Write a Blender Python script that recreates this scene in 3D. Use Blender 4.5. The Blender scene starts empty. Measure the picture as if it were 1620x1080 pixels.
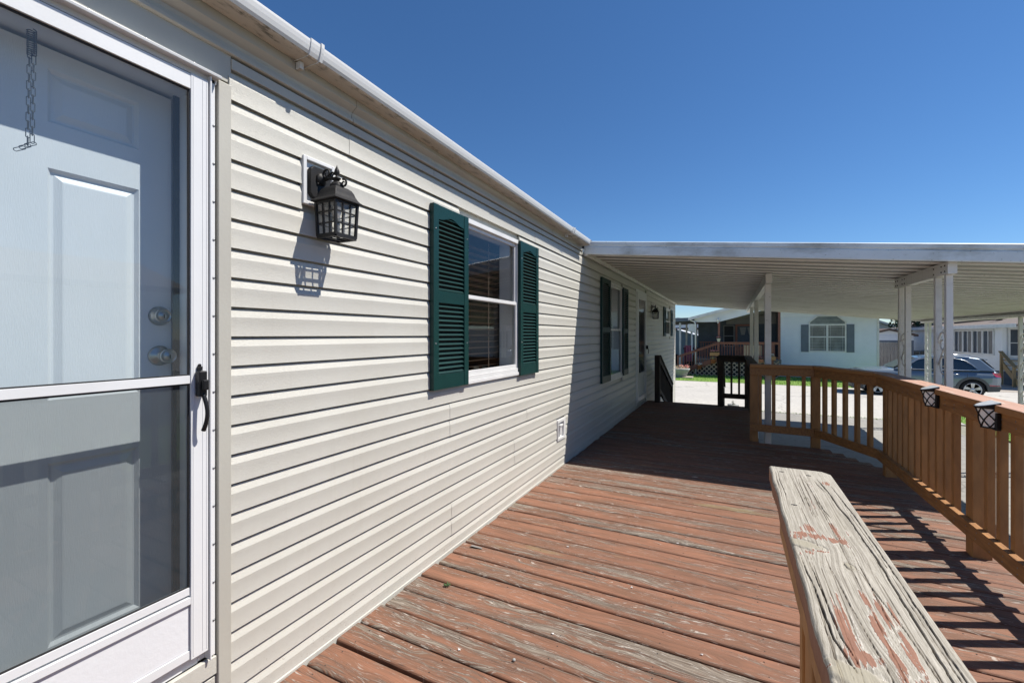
import bpy, bmesh, math, random
from mathutils import Vector, Matrix, noise as mn
random.seed(7)
D = bpy.data
sc = bpy.context.scene
COL = sc.collection
PI = math.pi
R = math.radians
GZ = -1.03            # ground level (deck top is z = 0)

# ------------------------------------------------------------------ materials
def nodes(name):
    m = D.materials.new(name); m.use_nodes = True
    nt = m.node_tree
    for n in list(nt.nodes): nt.nodes.remove(n)
    out = nt.nodes.new('ShaderNodeOutputMaterial')
    b = nt.nodes.new('ShaderNodeBsdfPrincipled')
    nt.links.new(b.outputs[0], out.inputs[0])
    return m, nt, b, out

def N(nt, typ, **kw):
    n = nt.nodes.new(typ)
    for k, v in kw.items():
        if k == 'inp':
            for a, c in v.items(): n.inputs[a].default_value = c
        else: setattr(n, k, v)
    return n

def math_(nt, op, a, b=None, c=None):
    n = nt.nodes.new('ShaderNodeMath'); n.operation = op
    for i, v in enumerate((a, b, c)):
        if v is None: continue
        if isinstance(v, (int, float)): n.inputs[i].default_value = v
        else: nt.links.new(v, n.inputs[i])
    return n.outputs[0]

def ramp(nt, fac, stops):
    n = nt.nodes.new('ShaderNodeValToRGB')
    el = n.color_ramp.elements
    while len(el) < len(stops): el.new(0.5)
    for e, (p, c) in zip(el, stops):
        e.position = p; e.color = (c[0], c[1], c[2], 1) if not isinstance(c, (int, float)) else (c, c, c, 1)
    nt.links.new(fac, n.inputs[0])
    return n.outputs[0]

def mixc(nt, fac, a, b, blend='MIX'):
    n = nt.nodes.new('ShaderNodeMix'); n.data_type = 'RGBA'; n.blend_type = blend
    if isinstance(fac, (int, float)): n.inputs[0].default_value = fac
    else: nt.links.new(fac, n.inputs[0])
    for i, v in ((6, a), (7, b)):
        if isinstance(v, tuple): n.inputs[i].default_value = (v[0], v[1], v[2], 1)
        else: nt.links.new(v, n.inputs[i])
    return n.outputs[2]

def coords(nt, scale=(1, 1, 1)):
    tc = nt.nodes.new('ShaderNodeTexCoord')
    mp = nt.nodes.new('ShaderNodeMapping'); mp.inputs['Scale'].default_value = scale
    nt.links.new(tc.outputs['Object'], mp.inputs[0])
    return mp.outputs[0]

def tex(nt, vec, scale=5, detail=4, rough=.55, dist=0.):
    n = nt.nodes.new('ShaderNodeTexNoise')
    n.inputs['Scale'].default_value = scale; n.inputs['Detail'].default_value = detail
    n.inputs['Roughness'].default_value = rough; n.inputs['Distortion'].default_value = dist
    nt.links.new(vec, n.inputs['Vector'])
    return n.outputs[0]

def bump(nt, b, h, strength, dist=.01):
    n = nt.nodes.new('ShaderNodeBump')
    n.inputs['Strength'].default_value = strength; n.inputs['Distance'].default_value = dist
    nt.links.new(h, n.inputs['Height']); nt.links.new(n.outputs[0], b.inputs['Normal'])

def pm(name, col, rough=.6, col2=None, vs=3., st=(1, 1, 1), bs=0., bscale=60, bst=(1, 1, 1), metal=0., spec=.5, coat=0.):
    """plain painted / plastic / metal surface: colour drifting between two tones, fine bump"""
    m, nt, b, o = nodes(name)
    if col2 is None: col2 = tuple(c * .86 for c in col)
    n = tex(nt, coords(nt, st), vs, 5)
    c = mixc(nt, ramp(nt, n, [(.35, 0), (.65, 1)]), col, col2)
    nt.links.new(c, b.inputs['Base Color'])
    b.inputs['Roughness'].default_value = rough; b.inputs['Metallic'].default_value = metal
    b.inputs['Specular IOR Level'].default_value = spec
    if coat: b.inputs['Coat Weight'].default_value = coat; b.inputs['Coat Roughness'].default_value = .05
    if bs: bump(nt, b, tex(nt, coords(nt, bst), bscale, 3), bs, .004)
    return m

def glassmat(name, tint=(.9, .95, .95), f0=.06, veil=0., veilcol=(.5, .55, .6), rough=.0, stripes=0.):
    """window pane: sharp fresnel reflection over a see-through tint, with an optional diffuse veil"""
    m, nt, b, out = nodes(name)
    nt.nodes.remove(b)
    tr = N(nt, 'ShaderNodeBsdfTransparent'); tr.inputs[0].default_value = (*tint, 1)
    gl = N(nt, 'ShaderNodeBsdfGlossy'); gl.inputs['Roughness'].default_value = rough
    ge = N(nt, 'ShaderNodeNewGeometry'); dt = N(nt, 'ShaderNodeVectorMath'); dt.operation = 'DOT_PRODUCT'
    nt.links.new(ge.outputs['Normal'], dt.inputs[0]); nt.links.new(ge.outputs['Incoming'], dt.inputs[1])
    one_m = math_(nt, 'SUBTRACT', 1., math_(nt, 'ABSOLUTE', dt.outputs['Value']))
    f = math_(nt, 'ADD', math_(nt, 'MULTIPLY', math_(nt, 'POWER', one_m, 5.), .9), f0)      # schlick, both sides alike
    mx = N(nt, 'ShaderNodeMixShader')
    nt.links.new(f, mx.inputs[0]); nt.links.new(tr.outputs[0], mx.inputs[1]); nt.links.new(gl.outputs[0], mx.inputs[2])
    last = mx.outputs[0]
    if veil:
        df = N(nt, 'ShaderNodeBsdfDiffuse'); df.inputs[0].default_value = (*veilcol, 1)
        m2 = N(nt, 'ShaderNodeMixShader')
        nz = tex(nt, coords(nt), 6, 4)
        v = math_(nt, 'MULTIPLY', math_(nt, 'ADD', math_(nt, 'MULTIPLY', nz, .6), .7), veil)
        if stripes:
            w = N(nt, 'ShaderNodeTexWave'); w.bands_direction = 'Y'; w.inputs['Scale'].default_value = stripes
            w.inputs['Distortion'].default_value = .6
            nt.links.new(coords(nt), w.inputs[0])
            v = math_(nt, 'MULTIPLY', v, math_(nt, 'ADD', math_(nt, 'MULTIPLY', w.outputs[1], .7), .65))
        nt.links.new(v, m2.inputs[0]); nt.links.new(last, m2.inputs[1]); nt.links.new(df.outputs[0], m2.inputs[2])
        last = m2.outputs[0]
    nt.links.new(last, out.inputs[0])
    return m

M = {}
M['siding'] = pm('beige_vinyl', (.545, .535, .485), .42, (.51, .50, .45), 1.2, (1, .6, 3), .45, 26, (1, 3, 60))
def weather_siding(m):
    """dust film in long faint streaks, and mud splashed up from the deck boards"""
    nt = m.node_tree; b = [n for n in nt.nodes if n.type == 'BSDF_PRINCIPLED'][0]
    src = b.inputs['Base Color'].links[0].from_socket
    tc = N(nt, 'ShaderNodeTexCoord'); sx = N(nt, 'ShaderNodeSeparateXYZ'); nt.links.new(tc.outputs['Object'], sx.inputs[0])
    low = ramp(nt, math_(nt, 'SUBTRACT', sx.outputs[2], 1.03), [(.0, 1), (.34, 0)])
    spk = ramp(nt, tex(nt, coords(nt), 95, 3, .6), [(.66, 0), (.71, 1)])
    c = mixc(nt, math_(nt, 'MULTIPLY', math_(nt, 'MULTIPLY', spk, low), .75), src, (.20, .15, .11))
    film = ramp(nt, tex(nt, coords(nt, (1, 1.2, .5)), 1.6, 5, .65), [(.45, 0), (.75, 1)])
    c = mixc(nt, math_(nt, 'MULTIPLY', film, .14), c, (.34, .30, .23))
    drip = ramp(nt, tex(nt, coords(nt, (1, 14, .6)), 1.5, 4, .6), [(.60, 0), (.74, 1)])
    c = mixc(nt, math_(nt, 'MULTIPLY', drip, .10), c, (.30, .27, .21))
    nt.links.new(c, b.inputs['Base Color'])
weather_siding(M['siding'])
M['beige_trim'] = pm('beige_metal_trim', (.43, .42, .37), .5, (.39, .375, .33), 4, (1, 1, .4), .12, 90)
M['white_metal'] = pm('white_painted_metal', (.66, .67, .68), .33, (.61, .62, .63), 3, (1, 1, .5), .06, 120)
M['white_door'] = pm('white_steel_door', (.66, .66, .66), .4, (.61, .62, .62), 3, (1, 1, .6), .25, 70, (1, 9, .6))
M['white_vinyl'] = pm('white_vinyl', (.70, .70, .69), .35)
M['kick'] = pm('embossed_white_panel', (.66, .67, .69), .42, (.65, .66, .68), 5, (1, 1, 1), .18, 60)
M['black_metal'] = pm('black_cast_metal', (.012, .012, .013), .5, (.02, .019, .018), 20, (1, 1, 1), .2, 140, spec=.25)
M['black_plastic'] = pm('black_plastic', (.010, .010, .011), .42, spec=.3)
M['rubber'] = pm('black_rubber', (.015, .015, .016), .75, bs=.3)
M['nickel'] = pm('satin_nickel', (.37, .37, .36), .28, metal=1.)
M['chain'] = pm('dark_chain_wire', (.05, .055, .06), .45, spec=.4)
M['steel'] = pm('galvanised_steel', (.30, .31, .33), .45, metal=1.)
M['teal'] = pm('teal_shutter_plastic', (.0045, .036, .033), .4, (.004, .031, .029), 9, (1, 1, 2), .25, 70, (1, 8, 1), spec=.3)
M['slate_shutter'] = pm('slate_grey_shutter', (.13, .16, .20), .5)
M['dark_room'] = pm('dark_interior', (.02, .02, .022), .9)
M['brown_blind'] = pm('brown_wood_blind', (.13, .085, .06), .5)
M['interior_white'] = pm('white_reveal', (.62, .62, .62), .6)
M['shingle'] = pm('asphalt_shingle', (.028, .027, .027), .9, (.05, .047, .045), 40, bs=.7, bscale=80)
M['brown_shingle'] = pm('brown_shingle', (.20, .165, .14), .9, (.14, .115, .10), 12, (1, 3, 6), .6, 40)
M['grey_shingle'] = pm('grey_shingle', (.24, .21, .19), .9, (.17, .15, .14), 12, (1, 3, 3), .6, 40)
M['brown_rail'] = pm('brown_stained_rail', (.38, .185, .062), .62, (.27, .130, .045), 6, (3, 3, .8), .5, 60, (4, 4, .6))
M['porch_rail'] = pm('reddish_porch_rail', (.24, .095, .062), .65, (.19, .075, .05), 5)
M['rail_board'] = pm('brown_grained_rail_board', (.38, .185, .062), .62, (.24, .112, .040), 5, (9, 1.1, 9), .6, 40, (9, 1, 9))
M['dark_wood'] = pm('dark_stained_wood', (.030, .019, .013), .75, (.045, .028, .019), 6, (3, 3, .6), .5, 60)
M['new_wood'] = pm('yellow_new_lumber', (.36, .25, .12), .7, (.28, .19, .09), 5, (4, 4, .5), .4, 50)
M['joist'] = pm('old_joist_wood', (.055, .034, .022), .9)
M['light_siding'] = pm('white_lap_siding', (.76, .78, .80), .5, (.72, .74, .76), 2)
M['blue_siding'] = pm('pale_blue_siding', (.74, .78, .82), .5, (.70, .74, .78), 2)
M['mint_siding'] = pm('mint_siding', (.50, .58, .55), .5)
M['grey_siding'] = pm('blue_grey_siding', (.20, .22, .26), .6)
M['teal_shed'] = pm('dusty_blue_shed', (.18, .27, .33), .6)
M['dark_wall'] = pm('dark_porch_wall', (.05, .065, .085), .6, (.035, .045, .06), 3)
M['soffit_grey'] = pm('grey_porch_ceiling', (.20, .19, .18), .7)
M['grey_deck'] = pm('grey_porch_skirt', (.14, .14, .16), .7)
M['lattice'] = pm('brown_lattice', (.46, .36, .26), .7)
M['terracotta'] = pm('terracotta', (.42, .15, .07), .75)
M['pot_white'] = pm('white_pot', (.78, .76, .74), .5)
M['pot_grey'] = pm('grey_stone_pot', (.34, .35, .34), .8, bs=.4)
M['planter_wood'] = pm('tan_planter', (.42, .22, .09), .7)
M['red_paint'] = pm('red_paint', (.22, .022, .02), .6)
M['navy_bin'] = pm('navy_bin', (.02, .05, .12), .5)
M['brown_trim'] = pm('brown_roof_trim', (.12, .08, .06), .7)
M['old_fence'] = pm('weathered_fence_boards', (.36, .34, .31), .85, (.25, .235, .22), 5, (8, 8, .7), .4, 30)
M['pink'] = pm('pink_cloth', (.50, .16, .24), .9, (.40, .10, .18), 7)
M['alu'] = None
M['tyre'] = pm('tyre', (.014, .014, .015), .8, bs=.3)
M['rim'] = pm('silver_wheel', (.62, .63, .65), .3, metal=.7)
M['car_paint'] = pm('blue_grey_car_paint', (.15, .195, .24), .32, (.14, .185, .23), 1, metal=.45, coat=.9)
M['car_clad'] = pm('dark_grey_cladding', (.075, .08, .08), .55)
M['house_glass'] = pm('dim_house_glass', (.10, .12, .125), .10, (.20, .22, .22), 2.5, (1, 1, .5), spec=.4)
M['car_glass'] = pm('dark_car_glass', (.012, .02, .026), .05, spec=.9, coat=.6)
M['chrome'] = pm('chrome_trim', (.75, .76, .78), .18, metal=1.)
M['tail'] = pm('red_tail_light', (.42, .012, .03), .15, coat=1.)
M['headlight'] = pm('clear_headlight', (.55, .58, .62), .1, coat=1.)
M['leaf'] = pm('green_leaf', (.055, .11, .03), .6, (.035, .075, .02), 3)
M['leaf_dark'] = pm('dark_leaf', (.022, .05, .018), .6, (.035, .07, .022), 3)
M['bark'] = pm('bark', (.10, .075, .055), .9, bs=.8, bscale=25)
M['petal_pink'] = pm('pink_petals', (.75, .30, .27), .7)
M['petal_white'] = pm('white_petals', (.80, .78, .72), .7)
M['petal_yellow'] = pm('yellow_petals', (.72, .55, .25), .7)
M['straw'] = pm('dry_flower_heads', (.60, .45, .28), .8)
M['green_tarp'] = pm('dark_green_cover', (.03, .07, .05), .8)

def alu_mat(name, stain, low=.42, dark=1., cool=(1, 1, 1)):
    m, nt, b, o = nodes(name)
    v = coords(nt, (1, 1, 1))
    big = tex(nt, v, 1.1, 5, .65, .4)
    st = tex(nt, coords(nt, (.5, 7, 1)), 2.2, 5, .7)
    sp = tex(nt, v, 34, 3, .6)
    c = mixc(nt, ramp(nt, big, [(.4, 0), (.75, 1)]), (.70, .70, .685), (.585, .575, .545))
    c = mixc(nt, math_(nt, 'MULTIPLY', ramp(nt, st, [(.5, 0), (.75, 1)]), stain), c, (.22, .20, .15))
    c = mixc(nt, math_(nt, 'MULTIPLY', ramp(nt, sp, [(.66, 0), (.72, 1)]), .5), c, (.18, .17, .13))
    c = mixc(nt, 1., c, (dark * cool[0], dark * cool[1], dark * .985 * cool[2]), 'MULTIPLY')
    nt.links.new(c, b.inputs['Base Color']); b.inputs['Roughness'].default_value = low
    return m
M['alu'] = alu_mat('weathered_white_aluminium', .3, .42, 1.12)
M['alu_pan'] = alu_mat('shade_toned_roof_pan', .4, .6, .56)  # pans' missing shade put in as darker colour, over the usual stains
M['alu_dirty'] = alu_mat('stained_aluminium_fascia', .85, .42, 1.12, (.93, 1.03, 1.12))

def gutter_mat():
    m, nt, b, o = nodes('white_gutter_with_mildew')
    v = coords(nt)
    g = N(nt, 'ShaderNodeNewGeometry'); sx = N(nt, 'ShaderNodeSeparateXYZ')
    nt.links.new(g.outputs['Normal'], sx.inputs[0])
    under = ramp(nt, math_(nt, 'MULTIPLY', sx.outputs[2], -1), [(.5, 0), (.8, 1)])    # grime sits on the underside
    spots = ramp(nt, tex(nt, coords(nt, (1, .35, 1)), 30, 6, .75), [(.50, 0), (.60, 1)])
    patch = ramp(nt, tex(nt, coords(nt, (4, 1, 4)), 2.3, 4, .7), [(.40, 0), (.55, 1)])
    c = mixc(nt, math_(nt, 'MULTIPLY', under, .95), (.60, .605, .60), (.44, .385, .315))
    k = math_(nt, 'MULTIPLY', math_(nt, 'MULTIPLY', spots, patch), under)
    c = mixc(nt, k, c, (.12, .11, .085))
    nt.links.new(c, b.inputs['Base Color']); b.inputs['Roughness'].default_value = .35
    return m
M['gutter'] = gutter_mat()

def deck_mat():
    m, nt, b, o = nodes('peeling_red_deck_paint')
    at = N(nt, 'ShaderNodeAttribute'); at.attribute_name = 'bid'
    wn = N(nt, 'ShaderNodeTexWhiteNoise'); wn.noise_dimensions = '1D'
    nt.links.new(at.outputs['Fac'], wn.inputs['W'])
    r = wn.outputs['Value']
    tc = N(nt, 'ShaderNodeTexCoord'); sx = N(nt, 'ShaderNodeSeparateXYZ'); nt.links.new(tc.outputs['Object'], sx.inputs[0])
    X = math_(nt, 'ADD', sx.outputs[0], math_(nt, 'MULTIPLY', r, 61.))
    Y = sx.outputs[1]
    wob = tex_comb(nt, X, Y, 1.9, 8., 1., 2)
    Yw = math_(nt, 'ADD', Y, math_(nt, 'MULTIPLY', math_(nt, 'SUBTRACT', wob, .5), .12))
    grain = tex_comb(nt, X, Yw, 2.2, 150., 1., 4)
    fine = tex_comb(nt, X, Yw, 7., 420., 1., 2)
    wear = tex_comb(nt, X, Yw, 1.2, 13., 1., 5)
    wear2 = tex_comb(nt, X, Yw, 4., 70., 1., 5)
    fl = tex_comb(nt, X, Yw, 16., 230., 1., 4)
    tone = tex_comb(nt, X, Y, .9, 3., 1., 3)
    s = math_(nt, 'ADD', math_(nt, 'MULTIPLY', wear, .58), math_(nt, 'MULTIPLY', wear2, .24))
    s = math_(nt, 'ADD', s, math_(nt, 'MULTIPLY', math_(nt, 'SUBTRACT', grain, .36), .34))
    s = math_(nt, 'ADD', s, math_(nt, 'MULTIPLY', math_(nt, 'SUBTRACT', fine, .5), .16))
    s = math_(nt, 'ADD', s, math_(nt, 'MULTIPLY', math_(nt, 'SUBTRACT', r, .5), .11))
    # boards are more worn near the door (small y)
    s = math_(nt, 'ADD', s, ramp(nt, math_(nt, 'MULTIPLY', Y, .2), [(.0, .040), (.45, .018), (1., -.035)]))
    worn = ramp(nt, s, [(.512, 0), (.556, 1)])
    edge = ramp(nt, s, [(.41, 0), (.52, 1)])
    paint = mixc(nt, ramp(nt, tone, [(.3, 0), (.7, 1)]), (.290, .130, .074), (.205, .092, .053))
    paint = mixc(nt, math_(nt, 'MULTIPLY', r, .35), paint, (.195, .092, .054))
    brown = math_(nt, 'MULTIPLY', ramp(nt, tex_comb(nt, X, Yw, 1.4, 11., 6., 5), [(.46, 0), (.62, 1)]), .65)
    paint = mixc(nt, brown, paint, (.120, .060, .033))
    paint = mixc(nt, math_(nt, 'MULTIPLY', edge, .6), paint, (.130, .070, .043))
    paint = mixc(nt, math_(nt, 'MULTIPLY', ramp(nt, grain, [(.33, 1), (.45, 0)]), .75), paint, (.085, .042, .026))
    ln = tex_comb(nt, X, Yw, .55, 26., 5., 3)
    crack = ramp(nt, math_(nt, 'ABSOLUTE', math_(nt, 'SUBTRACT', ln, .5)), [(.0, 1), (.010, 0)])
    crack = math_(nt, 'MULTIPLY', crack, ramp(nt, tex_comb(nt, X, Y, 1.1, 6., 8., 3), [(.48, 0), (.56, 1)]))
    wood = mixc(nt, ramp(nt, fine, [(.35, 0), (.65, 1)]), (.095, .070, .048), (.27, .225, .18))
    wood = mixc(nt, ramp(nt, grain, [(.3, 1), (.48, 0)]), wood, (.055, .038, .026))
    c = mixc(nt, worn, paint, wood)
    flk = math_(nt, 'MULTIPLY', ramp(nt, fl, [(.585, 0), (.63, 1)]), edge)
    c = mixc(nt, math_(nt, 'MULTIPLY', flk, .85), c, (.50, .45, .395))
    c = mixc(nt, math_(nt, 'MULTIPLY', crack, .9), c, (.06, .035, .025))
    moss = math_(nt, 'MULTIPLY', ramp(nt, tex_comb(nt, X, Y, .8, 4., 3., 4), [(.66, 0), (.74, 1)]), .5)
    c = mixc(nt, moss, c, (.25, .23, .11))
    nt.links.new(c, b.inputs['Base Color'])
    b.inputs['Roughness'].default_value = .72
    h = math_(nt, 'ADD', math_(nt, 'MULTIPLY', grain, 1.), math_(nt, 'MULTIPLY', worn, -.5))
    h = math_(nt, 'ADD', h, math_(nt, 'MULTIPLY', flk, .4))
    bump(nt, b, h, .9, .004)
    return m

def tex_comb(nt, X, Y, sx, sy, z, detail):
    c = nt.nodes.new('ShaderNodeCombineXYZ')
    nt.links.new(math_(nt, 'MULTIPLY', X, sx), c.inputs[0]); nt.links.new(math_(nt, 'MULTIPLY', Y, sy), c.inputs[1])
    c.inputs[2].default_value = z * 3.7
    n = nt.nodes.new('ShaderNodeTexNoise'); n.inputs['Scale'].default_value = 1.; n.inputs['Detail'].default_value = detail
    n.inputs['Roughness'].default_value = .6
    nt.links.new(c.outputs[0], n.inputs['Vector'])
    return n.outputs[0]
M['deck'] = deck_mat()

def sunrail_mat():
    """top of the outer hand rail: faded salmon paint with bare streaks along Y"""
    m, nt, b, o = nodes('faded_rail_paint')
    tc = N(nt, 'ShaderNodeTexCoord'); sx = N(nt, 'ShaderNodeSeparateXYZ'); nt.links.new(tc.outputs['Object'], sx.inputs[0])
    g = N(nt, 'ShaderNodeNewGeometry'); sn = N(nt, 'ShaderNodeSeparateXYZ'); nt.links.new(g.outputs['Normal'], sn.inputs[0])
    up = ramp(nt, sn.outputs[2], [(.6, 0), (.9, 1)])
    grain = tex_comb(nt, sx.outputs[1], sx.outputs[0], 2., 90., 1., 5)
    wear = tex_comb(nt, sx.outputs[1], sx.outputs[0], 3.5, 22., 2., 5)
    top = mixc(nt, ramp(nt, grain, [(.3, 0), (.7, 1)]), (.36, .20, .135), (.50, .31, .235))
    top = mixc(nt, ramp(nt, wear, [(.58, 0), (.66, 1)]), top, (.54, .47, .39))
    c = mixc(nt, up, (.36, .172, .058), top)
    nt.links.new(c, b.inputs['Base Color']); b.inputs['Roughness'].default_value = .7
    bump(nt, b, grain, .5, .003)
    return m
M['rail_top'] = sunrail_mat()

def weathered_mat():
    m, nt, b, o = nodes('bare_weathered_timber')
    a1 = N(nt, 'ShaderNodeAttribute'); a1.attribute_name = 'paint'
    a2 = N(nt, 'ShaderNodeAttribute'); a2.attribute_name = 'grain'
    a3 = N(nt, 'ShaderNodeAttribute'); a3.attribute_name = 'stain'
    v = coords(nt, (60, 5, 60))
    f = tex(nt, v, 4, 5, .65)
    fl_ = tex(nt, coords(nt, (420, 5, 420)), 1., 4, .7, .3)
    fln = ramp(nt, math_(nt, 'ABSOLUTE', math_(nt, 'SUBTRACT', fl_, .5)), [(.0, 1), (.035, 0)])
    sp = tex(nt, coords(nt, (1, .5, 1)), 120, 3, .6)
    wood = mixc(nt, ramp(nt, f, [(.3, 0), (.7, 1)]), (.31, .285, .23), (.475, .44, .37))
    wood = mixc(nt, math_(nt, 'MULTIPLY', fln, .5), wood, (.15, .12, .08))
    wood = mixc(nt, a2.outputs['Fac'], wood, (.07, .052, .034))
    wood = mixc(nt, a3.outputs['Fac'], wood, (.30, .27, .20))
    p = math_(nt, 'ADD', a1.outputs['Fac'], math_(nt, 'MULTIPLY', math_(nt, 'SUBTRACT', f, .5), .9))
    p = math_(nt, 'ADD', p, math_(nt, 'MULTIPLY', math_(nt, 'SUBTRACT', sp, .5), .5))
    pmask = ramp(nt, p, [(.50, 0), (.56, 1)])
    rim = math_(nt, 'SUBTRACT', ramp(nt, p, [(.38, 0), (.48, 1)]), pmask)
    wood = mixc(nt, math_(nt, 'MULTIPLY', rim, .5), wood, (.66, .62, .55))
    paint = mixc(nt, ramp(nt, sp, [(.3, 0), (.7, 1)]), (.27, .135, .086), (.22, .108, .068))
    c = mixc(nt, pmask, wood, paint)
    nt.links.new(c, b.inputs['Base Color']); b.inputs['Roughness'].default_value = .8
    bump(nt, b, math_(nt, 'ADD', f, math_(nt, 'MULTIPLY', pmask, .8)), .6, .002)
    return m
M['weathered'] = weathered_mat()

def concrete(name, c1, c2, crack=.0):
    m, nt, b, o = nodes(name)
    v = coords(nt)
    n1 = tex(nt, v, .35, 5, .6); n2 = tex(nt, v, 9, 6, .7); n3 = tex(nt, v, 90, 2)
    c = mixc(nt, ramp(nt, n1, [(.35, 0), (.65, 1)]), c1, c2)
    c = mixc(nt, ramp(nt, n2, [(.45, 0), (.8, 1)]), c, tuple(x * .72 for x in c2))
    if crack:
        vo = N(nt, 'ShaderNodeTexVoronoi'); vo.feature = 'DISTANCE_TO_EDGE'; vo.inputs['Scale'].default_value = .22
        wv = N(nt, 'ShaderNodeVectorMath'); wv.operation = 'ADD'
        nn = N(nt, 'ShaderNodeTexNoise'); nn.inputs['Scale'].default_value = 1.5; nt.links.new(v, nn.inputs['Vector'])
        nt.links.new(v, wv.inputs[0]); nt.links.new(nn.outputs[1], wv.inputs[1]); nt.links.new(wv.outputs[0], vo.inputs['Vector'])
        c = mixc(nt, ramp(nt, vo.outputs['Distance'], [(.0, crack), (.008, 0)]), c, (.08, .075, .07))
    nt.links.new(c, b.inputs['Base Color']); b.inputs['Roughness'].default_value = .85
    bump(nt, b, n3, .4, .004)
    return m
M['road'] = concrete('pale_worn_road', (.50, .48, .435), (.44, .42, .385), .5)
M['drive'] = concrete('grey_driveway', (.31, .30, .275), (.26, .25, .23), .5)
M['pad'] = concrete('pale_concrete_pad', (.37, .33, .28), (.32, .285, .245))
def grass_mat():
    m, nt, b, o = nodes('lawn')
    v = coords(nt)
    n = tex(nt, v, 1.2, 6, .7); n2 = tex(nt, v, 60, 3)
    c = mixc(nt, ramp(nt, n, [(.35, 0), (.7, 1)]), (.15, .27, .035), (.22, .33, .065))
    c = mixc(nt, ramp(nt, n2, [(.4, 0), (.7, .6)]), c, (.09, .18, .03))
    nt.links.new(c, b.inputs['Base Color']); b.inputs['Roughness'].default_value = .9
    bump(nt, b, n2, .9, .03)
    return m
M['grass'] = grass_mat()
M['blade'] = pm('grass_blade', (.34, .54, .09), .7, (.24, .42, .06), 4)
M['glass'] = glassmat('window_glass', (.90, .94, .95), .10)
M['door_glass'] = glassmat('storm_glass', (.86, .92, .95), .055, .03, (.4, .5, .6))  # bluish veil puts a sky reflection into the upper pane's colour
M['door_screen'] = glassmat('storm_screen', (.54, .575, .59), .03, .08, (.30, .35, .38), 0., 120.)
M['lamp_glass'] = glassmat('seeded_lamp_glass', (.94, .94, .92), .05, .12, (.8, .8, .76))
M['solar_white'] = pm('frosted_lens', (.90, .90, .88), .3)
M['solar_panel'] = pm('pale_solar_top', (.66, .70, .72), .12, coat=.5)

# ------------------------------------------------------------------ mesh tools
ROOT = {}      # object name -> world origin of its thing

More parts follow.
